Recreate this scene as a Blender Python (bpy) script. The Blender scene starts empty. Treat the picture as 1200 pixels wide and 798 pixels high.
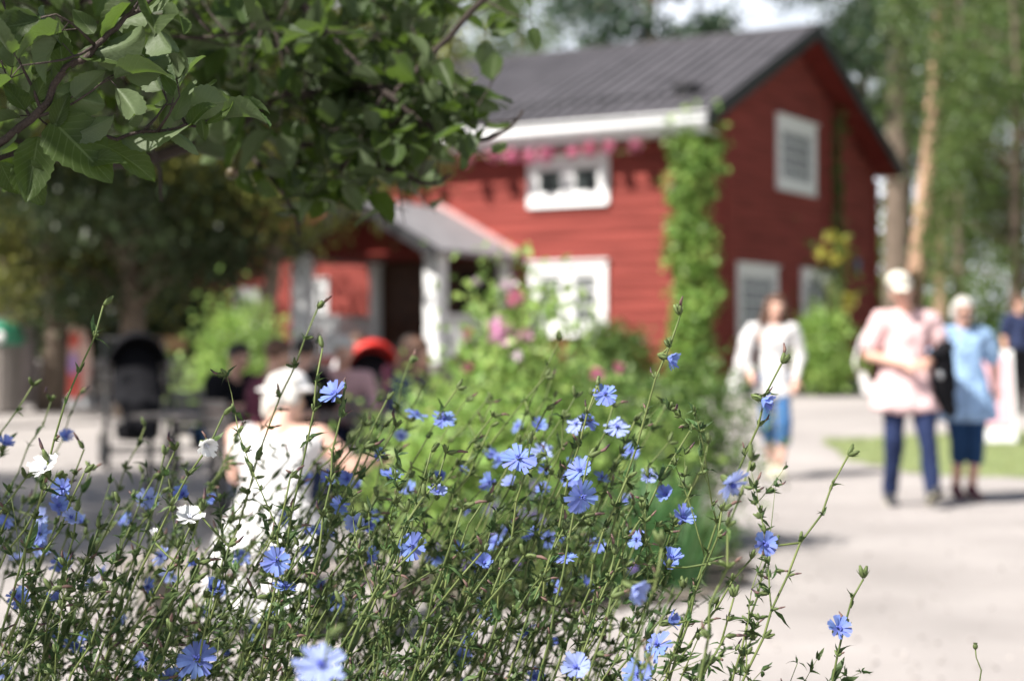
import bpy, bmesh, math, random
import numpy as np
from mathutils import Vector, Matrix, noise
R = math.radians
C = bpy.context.scene.collection
SC = bpy.context.scene

# ------------------------------------------------------------------ camera, sky, sun, exposure
CAM = Vector((0, 0, 1.2)); FPX = 2000.0; PITCH = math.atan(16 / FPX)
cd = bpy.data.cameras.new("camera"); cam = bpy.data.objects.new("camera", cd); C.objects.link(cam)
cam.location = CAM; cam.rotation_euler = (R(90) + PITCH, 0, 0)
cd.sensor_width = 36; cd.lens = 60; cd.clip_start = .05; cd.clip_end = 3000
cd.dof.use_dof = True; cd.dof.focus_distance = 1.9; cd.dof.aperture_fstop = 4.05; cd.dof.aperture_blades = 0
SC.camera = cam
FWD = Vector((0, math.cos(PITCH), math.sin(PITCH))); UPV = Vector((0, -math.sin(PITCH), math.cos(PITCH)))
def W(px, py, d):
    return CAM + d * (Vector((1, 0, 0)) * ((px - 600) / FPX) + FWD + UPV * ((399 - py) / FPX))
def PX(p):
    q = Vector(p) - CAM; d = q.dot(FWD)
    return 600 + q.x / d * FPX, 399 - q.dot(UPV) / d * FPX, d

SUN_EL = R(50); SH = Vector((.80, .60)).normalized()      # ground direction in which shadows fall
wd = bpy.data.worlds.new("World"); SC.world = wd; wd.use_nodes = True
nt = wd.node_tree; N = nt.nodes; bg = N["Background"]
sky = N.new("ShaderNodeTexSky"); sky.sky_type = 'NISHITA'; sky.sun_disc = False
sky.sun_elevation = SUN_EL; sky.sun_rotation = math.atan2(-SH.x, -SH.y); sky.dust_density = 2.0; sky.air_density = 1.0
tc = N.new("ShaderNodeTexCoord"); nz = N.new("ShaderNodeTexNoise"); nz.inputs["Scale"].default_value = 2.2
nz.inputs["Detail"].default_value = 7; nz.inputs["Roughness"].default_value = .55
cr = N.new("ShaderNodeValToRGB"); cr.color_ramp.elements[0].position = .26; cr.color_ramp.elements[1].position = .46
mx = N.new("ShaderNodeMix"); mx.data_type = 'RGBA'; mx.inputs["B"].default_value = (16, 16.6, 18, 1)
nt.links.new(tc.outputs["Generated"], nz.inputs["Vector"]); nt.links.new(nz.outputs["Fac"], cr.inputs[0])
sz = N.new("ShaderNodeSeparateXYZ"); nt.links.new(tc.outputs["Generated"], sz.inputs[0])
mr = N.new("ShaderNodeMapRange"); mr.inputs[1].default_value = .20; mr.inputs[2].default_value = .34; mr.inputs[3].default_value = 1; mr.inputs[4].default_value = .04
nt.links.new(sz.outputs[2], mr.inputs[0]); ml = N.new("ShaderNodeMath"); ml.operation = 'MULTIPLY'; nt.links.new(cr.outputs[0], ml.inputs[0]); nt.links.new(mr.outputs[0], ml.inputs[1])
nt.links.new(ml.outputs[0], mx.inputs["Factor"]); nt.links.new(sky.outputs[0], mx.inputs["A"])
nt.links.new(mx.outputs["Result"], bg.inputs["Color"]); bg.inputs["Strength"].default_value = .05
sd = bpy.data.lights.new("sun", 'SUN'); sd.energy = 5.0; sd.angle = R(.53); sd.color = (1, .955, .89)
sun = bpy.data.objects.new("sun", sd); C.objects.link(sun)
sv = Vector((-SH.x * math.cos(SUN_EL), -SH.y * math.cos(SUN_EL), math.sin(SUN_EL)))
sun.rotation_euler = sv.to_track_quat('Z', 'Y').to_euler(); sun.location = (-5, -5, 12)
vs = SC.view_settings; vs.view_transform = 'Standard'; vs.look = 'None'; vs.exposure = 1.0; vs.gamma = 1; vs.use_curve_mapping = False
cy = SC.cycles; cy.use_denoising = True; cy.sample_clamp_indirect = 6; cy.max_bounces = 7; cy.diffuse_bounces = 3
cy.glossy_bounces = 2; cy.transmission_bounces = 4; cy.transparent_max_bounces = 6; cy.caustics_reflective = False; cy.caustics_refractive = False

# ------------------------------------------------------------------ materials
def sock(mat): return mat.node_tree.nodes, mat.node_tree.links
def mat(name, col, rough=.7, var=.15, scale=6, bump=0, bscale=60, metal=0, spec=.4, col2=None, stretch=None, trans=0, tcol=None, island=0, hue=0, alt=None, back=None, detail=5):
    m = bpy.data.materials.new(name); m.use_nodes = True
    n, l = sock(m); p = n["Principled BSDF"]
    p.inputs["Roughness"].default_value = rough; p.inputs["Metallic"].default_value = metal
    p.inputs["Specular IOR Level"].default_value = spec
    t = n.new("ShaderNodeTexCoord"); v = t.outputs["Object"]
    if stretch:
        mp = n.new("ShaderNodeMapping"); mp.inputs["Scale"].default_value = stretch; l.new(v, mp.inputs[0]); v = mp.outputs[0]
    z = n.new("ShaderNodeTexNoise"); z.inputs["Scale"].default_value = scale; z.inputs["Detail"].default_value = detail; l.new(v, z.inputs["Vector"])
    r = n.new("ShaderNodeValToRGB"); r.color_ramp.elements[0].position = .3; r.color_ramp.elements[1].position = .7
    c1 = [max(0, c * (1 - var)) for c in col] + [1]; c2 = [min(1, c * (1 + var)) for c in (col2 or col)] + [1]
    r.color_ramp.elements[0].color = c1; r.color_ramp.elements[1].color = c2
    l.new(z.outputs["Fac"], r.inputs[0]); out = r.outputs[0]
    if island:
        g = n.new("ShaderNodeNewGeometry"); h = n.new("ShaderNodeHueSaturation")
        mr = n.new("ShaderNodeMapRange"); mr.inputs[3].default_value = 1 - island; mr.inputs[4].default_value = 1 + island
        l.new(g.outputs["Random Per Island"], mr.inputs[0]); l.new(mr.outputs[0], h.inputs["Value"])
        if hue:
            w = n.new("ShaderNodeTexWhiteNoise"); w.noise_dimensions = '1D'; l.new(g.outputs["Random Per Island"], w.inputs["W"])
            m2 = n.new("ShaderNodeMapRange"); m2.inputs[3].default_value = .5 - hue; m2.inputs[4].default_value = .5 + hue
            l.new(w.outputs["Value"], m2.inputs[0]); l.new(m2.outputs[0], h.inputs["Hue"])
        l.new(out, h.inputs["Color"]); out = h.outputs[0]
    if back:
        g = n.new("ShaderNodeNewGeometry"); q = n.new("ShaderNodeMix"); q.data_type = 'RGBA'
        l.new(g.outputs["Backfacing"], q.inputs["Factor"]); l.new(out, q.inputs["A"]); q.inputs["B"].default_value = (*back, 1); out = q.outputs["Result"]
    l.new(out, p.inputs["Base Color"])
    if bump:
        b = n.new("ShaderNodeBump"); z2 = n.new("ShaderNodeTexNoise"); z2.inputs["Scale"].default_value = bscale; z2.inputs["Detail"].default_value = 6
        l.new(v, z2.inputs["Vector"]); l.new(z2.outputs["Fac"], b.inputs["Height"]); b.inputs["Strength"].default_value = bump
        b.inputs["Distance"].default_value = .02; l.new(b.outputs[0], p.inputs["Normal"])
    if trans:
        tr = n.new("ShaderNodeBsdfTranslucent"); ms = n.new("ShaderNodeMixShader"); ms.inputs[0].default_value = trans
        if tcol: tr.inputs[0].default_value = (*tcol, 1)
        else: l.new(out, tr.inputs[0])
        l.new(p.outputs[0], ms.inputs[1]); l.new(tr.outputs[0], ms.inputs[2]); l.new(ms.outputs[0], n["Material Output"].inputs[0])
    return m

M = {}
M['gravel'] = mat('gravel', (.345, .318, .305), .95, .17, .8, .5, 90, detail=12, spec=.15)
M['soil'] = mat('soil', (.15, .13, .11), .95, .3, 12, .8, 60, spec=.1)
M['meadow'] = mat('meadow', (.09, .13, .04), .95, .3, .6, .5, 40, spec=.1)
M['lawn'] = mat('lawn', (.24, .28, .13), .9, .25, 3, .8, 80, spec=.1)
M['grass'] = mat('grass_blade', (.30, .36, .15), .6, .2, 2, island=.3, hue=.02, trans=.35)
M['red'] = mat('red_paint', (.245, .056, .046), .85, .34, 3, .35, 30, stretch=(.25, .25, 6), spec=.15)
M['red_shade'] = mat('red_paint_shade', (.20, .035, .028), .85, .18, 5, .3, 30, spec=.15)  # darker copy of the wall red, shade under the roofs put into the colour
M['white'] = mat('white_paint', (.84, .84, .84), .6, .04, 8, .1, 40)
M['roof'] = mat('roof_sheet', (.074, .070, .078), .6, .22, 1.5, .3, 30, stretch=(1, 1, 1))
M['roof2'] = mat('porch_sheet', (.24, .235, .245), .6, .12, 3, .2, 30)
M['black_trim'] = mat('dark_trim', (.025, .025, .028), .6, .1, 6)
M['stone'] = mat('field_stone', (.22, .21, .20), .9, .3, 4, .8, 12)
M['glass'] = mat('window_glass', (.05, .06, .06), .28, .3, 2, spec=.35)
M['curtain'] = mat('curtain', (.62, .62, .60), .9, .1, 8)
M['door'] = mat('brown_door', (.075, .032, .018), .6, .25, 6, .2, 40)
M['dark'] = mat('dark_inside', (.012, .01, .01), .9)
M['porch_red'] = mat('pink_flashing', (.55, .33, .32), .7, .1, 5)
M['blue_plate'] = mat('blue_plate', (.05, .09, .2), .5)
M['bark'] = mat('bark', (.17, .13, .10), .95, .35, 8, 1, 25, stretch=(1, 1, .25))
M['pine_bark'] = mat('pine_bark', (.46, .29, .20), .95, .3, 6, 1, 14, stretch=(1, 1, .3))
M['grey_bark'] = mat('grey_bark', (.30, .26, .25), .95, .3, 8, 1, 20, stretch=(1, 1, .3))
M['birch'] = mat('birch_bark', (.27, .25, .23), .8, .3, 5, .4, 20, stretch=(1, 1, 2))
M['twig'] = mat('twig', (.05, .036, .03), .8, .3, 30, .5, 200)
def leafm(name, col, **k):
    a = dict(rough=.45, var=.2, scale=1.2, island=.35, hue=.02, trans=.4, spec=.5); a.update(k)
    return mat(name, col, **a)
M['leaf_dark'] = leafm('leaf_dark', (.045, .068, .024))
M['leaf_olive'] = leafm('leaf_olive', (.21, .22, .05))
M['leaf_birch'] = leafm('leaf_birch', (.135, .20, .06), trans=.5)
M['leaf_pine'] = leafm('leaf_pine', (.045, .085, .045), trans=.15)
M['leaf_lime'] = leafm('leaf_lime', (.29, .43, .11), trans=.45)
M['leaf_vine'] = leafm('leaf_vine', (.26, .40, .10), trans=.45)
M['leaf_shrub'] = leafm('leaf_shrub', (.10, .17, .04))
M['leaf_iris'] = leafm('leaf_iris', (.10, .22, .08), trans=.4)
M['yellow_petal'] = leafm('yellow_petal', (.42, .38, .08), trans=.3)
M['pink_petal'] = leafm('pink_petal', (.62, .22, .33), trans=.3, island=.2)
M['rose_petal'] = leafm('rose_petal', (.72, .40, .58), trans=.3, island=.2)
M['pale_petal'] = leafm('pale_petal', (.75, .62, .70), trans=.3, island=.15)
M['purple_petal'] = leafm('purple_petal', (.28, .2, .5), trans=.3, island=.2)
# apple leaf with a vein pattern in its own UVs
def apple_leaf_mat():
    m = mat('apple_leaf', (.036, .062, .016), .55, .25, 25, island=.3, hue=.018, spec=.28)
    n, l = sock(m); p = n["Principled BSDF"]
    base = p.inputs["Base Color"].links[0].from_socket
    uv = n.new("ShaderNodeUVMap"); sx = n.new("ShaderNodeSeparateXYZ"); l.new(uv.outputs[0], sx.inputs[0])
    def mth(op, a, b=None, c=None):
        k = n.new("ShaderNodeMath"); k.operation = op
        for i, q in enumerate((a, b, c)):
            if q is None: continue
            if isinstance(q, (int, float)): k.inputs[i].default_value = q
            else: l.new(q, k.inputs[i])
        return k.outputs[0]
    au = mth('ABSOLUTE', sx.outputs[0])
    mid = mth('LESS_THAN', au, .045)
    ph = mth('MULTIPLY', mth('SUBTRACT', sx.outputs[1], mth('MULTIPLY', au, .28)), 9.0)
    fr = mth('ABSOLUTE', mth('SUBTRACT', mth('FRACT', ph), .5))
    side = mth('LESS_THAN', fr, .07)
    vein = mth('MAXIMUM', mid, mth('MULTIPLY', side, .55))
    q = n.new("ShaderNodeMix"); q.data_type = 'RGBA'; l.new(mth('MULTIPLY', vein, .6), q.inputs["Factor"]); l.new(base, q.inputs["A"])
    q.inputs["B"].default_value = (.15, .20, .085, 1)
    g = n.new("ShaderNodeNewGeometry"); hb = n.new("ShaderNodeMix"); hb.data_type = 'RGBA'
    l.new(mth('MULTIPLY', g.outputs["Backfacing"], .5), hb.inputs["Factor"]); l.new(q.outputs["Result"], hb.inputs["A"]); hb.inputs["B"].default_value = (.17, .215, .125, 1)
    l.new(hb.outputs["Result"], p.inputs["Base Color"])
    b = n.new("ShaderNodeBump"); b.inputs["Strength"].default_value = .8; b.inputs["Distance"].default_value = .0015
    z = n.new("ShaderNodeTexNoise"); z.inputs["Scale"].default_value = 130; tcn = n.new("ShaderNodeTexCoord"); l.new(tcn.outputs["Object"], z.inputs["Vector"])
    l.new(mth('SUBTRACT', mth('MULTIPLY', z.outputs["Fac"], .9), vein), b.inputs["Height"]); l.new(b.outputs[0], p.inputs["Normal"])
    tr = n.new("ShaderNodeBsdfTranslucent"); tr.inputs[0].default_value = (.11, .19, .02, 1)
    ms = n.new("ShaderNodeMixShader"); ms.inputs[0].default_value = .35
    l.new(p.outputs[0], ms.inputs[1]); l.new(tr.outputs[0], ms.inputs[2]); l.new(ms.outputs[0], n["Material Output"].inputs[0])
    return m
M['apple_leaf'] = apple_leaf_mat()
M['apple'] = mat('apple_skin', (.06, .085, .025), .5, .3, 30, col2=(.10, .035, .025))
M['ch_stem'] = mat('chicory_stem', (.075, .12, .03), .6, .3, 18, col2=(.13, .155, .05), spec=.3)
M['ch_leaf'] = mat('chicory_leaf', (.060, .105, .032), .55, .3, 30, island=.35, hue=.02, trans=.3, spec=.35)
M['ch_bud'] = mat('chicory_bud', (.10, .135, .045), .6, .3, 60, island=.3, spec=.3, trans=.1)
M['ch_dry'] = mat('chicory_dry', (.045, .03, .05), .8, .4, 60, island=.4, hue=.04, spec=.2, col2=(.15, .09, .07))
M['blue'] = mat('blue_petal', (.21, .285, .66), .6, .15, 60, island=.2, hue=.012, trans=.35, spec=.2, stretch=None)
M['blue_pale'] = mat('pale_blue_petal', (.34, .41, .74), .6, .12, 60, island=.12, trans=.35, spec=.2)
M['white_petal'] = mat('white_petal', (.80, .80, .80), .6, .05, 60, island=.05, trans=.3, spec=.2)
M['stamen'] = mat('stamen', (.10, .13, .48), .6, .2, 60)
M['pale_stamen'] = mat('pale_stamen', (.62, .64, .72), .6)
M['skin'] = mat('skin', (.62, .36, .27), .5, .07, 10)
M['skin_pale'] = mat('skin_pale', (.72, .44, .34), .5, .06, 10)
M['lip'] = mat('lip', (.45, .13, .11), .4)
def cloth(name, col, **k): 
    a = dict(rough=.9, var=.08, scale=7, bump=.25, bscale=22, spec=.15); a.update(k); return mat(name, col, **a)
M['pink_shirt'] = cloth('pink_shirt', (.70, .49, .49)); M['denim'] = cloth('dark_denim', (.022, .033, .085))
M['denim_blue'] = cloth('blue_denim', (.05, .13, .28)); M['capri'] = cloth('denim_capri', (.016, .045, .11))
M['blue_tunic'] = cloth('blue_tunic', (.28, .42, .62), var=.3, scale=10); M['white_cloth'] = cloth('white_cloth', (.66, .65, .64))
M['grey_top'] = cloth('grey_top', (.62, .60, .61)); M['black_cloth'] = cloth('black_cloth', (.009, .009, .011))
M['cream'] = cloth('cream_cap', (.72, .68, .58)); M['navy'] = cloth('navy_cloth', (.03, .04, .09)); M['maroon'] = cloth('maroon_cloth', (.10, .03, .05))
M['rose_cloth'] = cloth('rose_cloth', (.55, .34, .34)); M['red_cloth'] = cloth('red_cloth', (.65, .03, .02), spec=.4, rough=.5)
M['hair_brown'] = mat('brown_hair', (.10, .05, .03), .5, .3, 30, .4, 80, stretch=(1, 1, .2)); M['hair_grey'] = mat('silver_hair', (.52, .50, .46), .6, .25, 30, .4, 80, stretch=(1, 1, .2))
M['hair_dark'] = mat('dark_hair', (.025, .016, .012), .5, .3, 30, .4, 80, stretch=(1, 1, .2))
M['shoe'] = mat('dark_shoe', (.04, .04, .045), .6); M['sole'] = mat('pale_sole', (.45, .43, .33), .7)
M['plastic'] = mat('black_plastic', (.012, .012, .013), .4); M['steel'] = mat('steel', (.45, .46, .48), .3, .05, 6, metal=.8)
M['rubber'] = mat('rubber', (.02, .02, .02), .8); M['wood'] = mat('wood', (.48, .29, .15), .7, .25, 5, .3, 30, stretch=(1, 6, 6))
M['wood_grey'] = mat('grey_wood', (.26, .23, .21), .85, .2, 5, .3, 30, stretch=(6, 6, 1)); M['green_lid'] = mat('green_lid', (.05, .28, .17), .5)
M['ice_a'] = mat('sign_pink', (.88, .36, .38), .5, .1, 3, col2=(.92, .72, .58)); M['ice_b'] = mat('sign_coral', (.85, .16, .12), .5, .1, 4)
M['sign_pink'] = mat('sign_pale_pink', (.80, .45, .50), .5, .05, 4)
M['lilac'] = mat('sign_lilac', (.55, .35, .70), .5)

# ------------------------------------------------------------------ mesh helpers
class MB:
    def __init__(s): s.v = []; s.f = []; s.m = []; s.uv = None
    def add(s, vs, fs, mi=0):
        o = len(s.v); s.v.extend([tuple(v) for v in vs]); s.f.extend([tuple(i + o for i in f) for f in fs]); s.m.extend([mi] * len(fs))
    def box(s, c, d, mi=0, rot=None):
        c = Vector(c); q = []
        for x in (-.5, .5):
            for y in (-.5, .5):
                for z in (-.5, .5):
                    p = Vector((x * d[0], y * d[1], z * d[2]))
                    if rot: p = rot @ p
                    q.append(c + p)
        s.add(q, [(0, 1, 3, 2), (4, 6, 7, 5), (0, 4, 5, 1), (2, 3, 7, 6), (0, 2, 6, 4), (1, 5, 7, 3)], mi)
    def obox(s, O, X, Y, Z, mi=0):           # box from origin with three edge vectors
        O, X, Y, Z = map(Vector, (O, X, Y, Z))
        q = [O, O + X, O + X + Y, O + Y, O + Z, O + X + Z, O + X + Y + Z, O + Y + Z]
        fs = [(0, 3, 2, 1), (4, 5, 6, 7), (0, 1, 5, 4), (1, 2, 6, 5), (2, 3, 7, 6), (3, 0, 4, 7)]
        if X.cross(Y).dot(Z) < 0: fs = [f[::-1] for f in fs]
        s.add(q, fs, mi)
    def tube(s, pts, rad, n=6, mi=0, cap=True):
        pts = [Vector(p) for p in pts]; k = len(pts)
        if not hasattr(rad, '__len__'): rad = [rad] * k
        o = len(s.v); ref = Vector((.3, .5, .8)).normalized(); T0 = (pts[1] - pts[0]).normalized()
        X = T0.cross(ref).normalized()
        for i in range(k):
            T = (pts[min(i + 1, k - 1)] - pts[max(i - 1, 0)]).normalized()
            X = (X - T * X.dot(T)).normalized(); Y = T.cross(X)
            for j in range(n):
                a = 2 * math.pi * j / n; s.v.append(tuple(pts[i] + (X * math.cos(a) + Y * math.sin(a)) * rad[i]))
        for i in range(k - 1):
            for j in range(n):
                a = o + i * n + j; b = o + i * n + (j + 1) % n; s.f.append((a, b, b + n, a + n)); s.m.append(mi)
        if cap:
            s.f.append(tuple(o + j for j in range(n))[::-1]); s.f.append(tuple(o + (k - 1) * n + j for j in range(n))); s.m += [mi, mi]
    def ball(s, c, r, mi=0, u=10, w=7, fn=None):
        c = Vector(c); r = Vector(r) if hasattr(r, '__len__') else Vector((r, r, r)); vs = [c + Vector((0, 0, -r.z))]
        for i in range(1, w):
            th = math.pi * i / w
            for j in range(u):
                a = 2 * math.pi * j / u; vs.append(c + Vector((r.x * math.sin(th) * math.cos(a), r.y * math.sin(th) * math.sin(a), -r.z * math.cos(th))))
        vs.append(c + Vector((0, 0, r.z))); fs = []
        for j in range(u): fs.append((0, 1 + (j + 1) % u, 1 + j)); fs.append((len(vs) - 1, 1 + (w - 2) * u + j, 1 + (w - 2) * u + (j + 1) % u))
        for i in range(w - 2):
            for j in range(u): a = 1 + i * u + j; b = 1 + i * u + (j + 1) % u; fs.append((a, b, b + u, a + u))
        if fn: vs = [fn(v) for v in vs]
        s.add(vs, fs, mi)
    def lathe(s, prof, c=(0, 0, 0), n=16, mi=0):
        c = Vector(c); vs = []; fs = []
        for r, z in prof:
            for j in range(n): a = 2 * math.pi * j / n; vs.append(c + Vector((r * math.cos(a), r * math.sin(a), z)))
        for i in range(len(prof) - 1):
            for j in range(n): a = i * n + j; b = i * n + (j + 1) % n; fs.append((a, b, b + n, a + n))
        fs.append(tuple(range(n))[::-1]); fs.append(tuple((len(prof) - 1) * n + j for j in range(n))); s.add(vs, fs, mi)
    def mesh(s, name, mats, smooth=True):
        me = bpy.data.meshes.new(name); me.from_pydata(s.v, [], s.f)
        for m in (mats if isinstance(mats, (list, tuple)) else [mats]): me.materials.append(m)
        if len(me.materials) > 1: me.polygons.foreach_set("material_index", s.m)
        if smooth: me.polygons.foreach_set("use_smooth", [True] * len(me.polygons))
        me.update(); return me
    def build(s, name, mats, parent=None, smooth=True):
        return link(name, s.mesh(name, mats, smooth), parent)
def link(name, me, parent=None, loc=None, inv=True):
    o = bpy.data.objects.new(name, me); C.objects.link(o)
    if parent:
        o.parent = parent
        if inv: o.matrix_parent_inverse = WM[parent.name].inverted() if parent.name in WM else Matrix.Identity(4)
    if loc is not None: o.location = loc
    return o
WM = {}                                        # world matrices of the empties (known at build time)
def thing(name, label, cat, loc=(0, 0, 0), rz=0, group=None):
    o = bpy.data.objects.new(name, None); C.objects.link(o); o.location = loc; o.rotation_euler = (0, 0, rz); o.empty_display_size = .1
    WM[o.name] = Matrix.Translation(Vector(loc)) @ Matrix.Rotation(rz, 4, 'Z')
    return tag(o, label, cat, group)
def tag(o, label, cat=None, group=None):
    o['label'] = label
    if cat: o['category'] = cat
    if group: o['group'] = group
    return o
def local(name, mb, mats, parent, smooth=True):   # geometry given in the parent's own frame
    o = link(name, mb.mesh(name, mats, smooth), parent, inv=False); return o
def copy_tree(o, parent=None):
    c = o.copy(); C.objects.link(c)
    if parent: c.parent = parent
    for ch in list(o.children): copy_tree(ch, c)
    return c

def leaf_cloud(pts, size, rng, aspect=.55, up=.35, nrm=None, sv=.3, droop=0, fold=.25):
    """numpy: many small folded leaves -> verts, faces"""
    P = np.asarray(pts, float); n = len(P)
    d = rng.normal(size=(n, 3)); d[:, 2] -= droop; d /= np.linalg.norm(d, axis=1)[:, None]
    nn = rng.normal(size=(n, 3)); nn[:, 2] = np.abs(nn[:, 2]) + up
    if nrm is not None: nn = nn * .6 + nrm
    sd_ = np.cross(d, nn); sd_ /= np.linalg.norm(sd_, axis=1)[:, None] + 1e-9; nn = np.cross(sd_, d)
    L = (size * (1 + sv * rng.uniform(-1, 1, n)))[:, None]; w = L * aspect * .5
    a = P; b = P + d * L * .45 + sd_ * w + nn * w * fold; c = P + d * L; e = P + d * L * .45 - sd_ * w + nn * w * fold
    V = np.stack([a, b, c, e], 1).reshape(-1, 3); i = np.arange(n) * 4
    F = np.concatenate([np.stack([i, i + 1, i + 2], 1), np.stack([i, i + 2, i + 3], 1)])
    return V, F
def np_mesh(name, V, F, mats, mi=None):
    me = bpy.data.meshes.new(name); k = F.shape[1]
    me.vertices.add(len(V)); me.vertices.foreach_set("co", V.astype(np.float32).ravel())
    me.loops.add(F.size); me.loops.foreach_set("vertex_index", F.astype(np.int32).ravel())
    me.polygons.add(len(F)); me.polygons.foreach_set("loop_start", (np.arange(len(F)) * k).astype(np.int32))
    me.polygons.foreach_set("loop_total", np.full(len(F), k, np.int32))
    for m in (mats if isinstance(mats, (list, tuple)) else [mats]): me.materials.append(m)
    if mi is not None: me.polygons.foreach_set("material_index", mi.astype(np.int32))
    me.update(calc_edges=True); me.validate(); return me

def sstep(a, b, x): t = min(1, max(0, (x - a) / (b - a))); return t * t * (3 - 2 * t)
def gz(x, y): return .43 * sstep(12, 31, y) + .02 * noise.noise(Vector((x * .25, y * .25, 0))) * sstep(3, 6, y)
def struct(o): o['kind'] = 'structure'; return o

# ------------------------------------------------------------------ ground
def sheet(name, m, xs, ys, dz, inside=None, kind='structure', wob=0):
    mb = MB(); idx = {}
    for i, x in enumerate(xs):
        for j, y in enumerate(ys): idx[i, j] = len(mb.v); mb.v.append((x, y, gz(x, y) + dz))
    for i in range(len(xs) - 1):
        for j in range(len(ys) - 1):
            if inside is None or inside((xs[i] + xs[i + 1]) / 2, (ys[j] + ys[j + 1]) / 2):
                mb.f.append((idx[i, j], idx[i + 1, j], idx[i + 1, j + 1], idx[i, j + 1])); mb.m.append(0)
    o = mb.build(name, m); o['kind'] = kind; return o
fr = lambda a, b, n: [a + (b - a) * i / n for i in range(n + 1)]
sheet('ground', M['meadow'], [-900, -300, -120] + fr(-60, 60, 60) + [120, 300, 900], [-300, -60, -20] + fr(-10, 70, 80) + [120, 300, 1200], -.02)
def gpt(px, py):                                # ground point under a pixel
    d = 5.
    for _ in range(60):
        p = W(px, py, d); g = gz(p.x, p.y); t = (p.z - g); d += t * d / max(.3, CAM.z - g) * .7
    p = W(px, py, d); return Vector((p.x, p.y, gz(p.x, p.y)))
def poly_in(poly):
    def f(x, y):
        c = False; j = len(poly) - 1
        for i in range(len(poly)):
            xi, yi = poly[i][0], poly[i][1]; xj, yj = poly[j][0], poly[j][1]
            if (yi > y) != (yj > y) and x < (xj - xi) * (y - yi) / (yj - yi) + xi: c = not c
            j = i
        return c
    return f
wob = lambda x, y: .35 * noise.noise(Vector((x * .5, y * .5, 3)))
sheet('gravel_path', M['gravel'], fr(-24, 26, 100), fr(-8, 44, 130), -.004)
lawn_poly = [gpt(958, 515), gpt(1100, 508), gpt(1420, 500), gpt(1500, 560), gpt(1200, 562), gpt(1080, 556), gpt(1000, 541)]
inl = poly_in(lawn_poly)
xs = fr(3, 12, 90); ys = fr(12, 26, 120)
sheet('lawn', M['lawn'], xs, ys, .004, lambda x, y: inl(x + .3 * wob(x, y), y + wob(x, y)))
rng = np.random.default_rng(5)
pts = []
while len(pts) < 9000:
    x, y = rng.uniform(3, 12), rng.uniform(12, 26)
    if inl(x + .3 * wob(x, y), y + wob(x, y)): pts.append((x, y, gz(x, y)))
V, F = leaf_cloud(pts, .06, rng, .12, 0); 
P = np.repeat(np.array(pts), 4, 0); rel = V - P; rel[:, 2] = np.abs(rel[:, 2]) + .3 * np.linalg.norm(rel, axis=1); V = P + rel
g = link('grass', np_mesh('grass', V, F, M['grass'])); g['kind'] = 'stuff'; g['label'] = 'short grass blades on the lawn behind the walking couple'
# flower bed soil
sheet('bed_soil', M['soil'], fr(-4.2, 2.6, 70), fr(1.1, 4.6, 40), .012, poly_in([(-4, 1.2), (-1, 1.2), (.75, 1.5), (1.15, 2.2), (.6, 3.0), (-.6, 3.4), (-4, 3.2)]))
sheet('border_soil', M['soil'], fr(-2.5, 3, 60), fr(7, 14, 70), .012, lambda x, y: ((x - .2) / 1.15) ** 2 + ((y - 9.9) / 1.9) ** 2 < 1 + .25 * wob(x * 3, y * 3))
# pebbles strewn on the gravel
rng = np.random.default_rng(11); pm = MB()
for i in range(2600):
    y = 5 + 12 * rng.random() ** 1.4; x = rng.uniform(-.45, .36) * y; r = rng.uniform(.004, .011)
    pm.ball((x, y, gz(x, y) + r * .2), (r * rng.uniform(.8, 1.5), r, r * .6), 0, 5, 3)
pb = pm.build('pebbles', mat('pebble', (.36, .33, .31), .9, .4, 3, island=.4)); pb['kind'] = 'stuff'; pb['label'] = 'small loose pebbles strewn over the pale gravel'
# ------------------------------------------------------------------ the red house
U = Vector((-.856, .517, 0)).normalized(); Vg = Vector((.517, .856, 0)).normalized()    # along the front (leftwards), along the gable (rightwards)
EC = W(829, 131, 30.0)                           # near end of the eave
WG = 10.7; LEN = 13.0; OVG = .5; OVE = .45; ZE = EC.z; APEX = W(960, 28, 34.5).z
E0 = Vector((EC.x, EC.y, 0)); COR = E0 + U * OVG + Vg * OVE            # wall corner on plan
ZG = gz(COR.x, COR.y) - .25
NF = -Vg; NG = -U
house = thing('timber_house', 'long red painted timber house with white window trim, dark roof and a small porch', 'house', (COR.x, COR.y, ZG))
def hp(s, n, z): return COR + U * s + NF * n + Vector((0, 0, z))           # front wall: s leftwards, n outwards
def gp(s, n, z): return COR + Vg * s + NG * n + Vector((0, 0, z))           # gable wall: s rightwards
def ray_wall(px, py, nrm, off=0):
    d = W(px, py, 1) - CAM; t = ((COR + nrm * off) - CAM).dot(nrm) / d.dot(nrm); return CAM + d * t
def fpx(px, py, off=0): p = ray_wall(px, py, NF, off); return (p - COR).dot(U), p.z
def gpx(px, py, off=0): p = ray_wall(px, py, NG, off); return (p - COR).dot(Vg), p.z
LW = LEN - 2 * OVG; WW = WG - 2 * OVE; ZW = ZE - .42
sl = (APEX - ZE) / (WG / 2)
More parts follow.
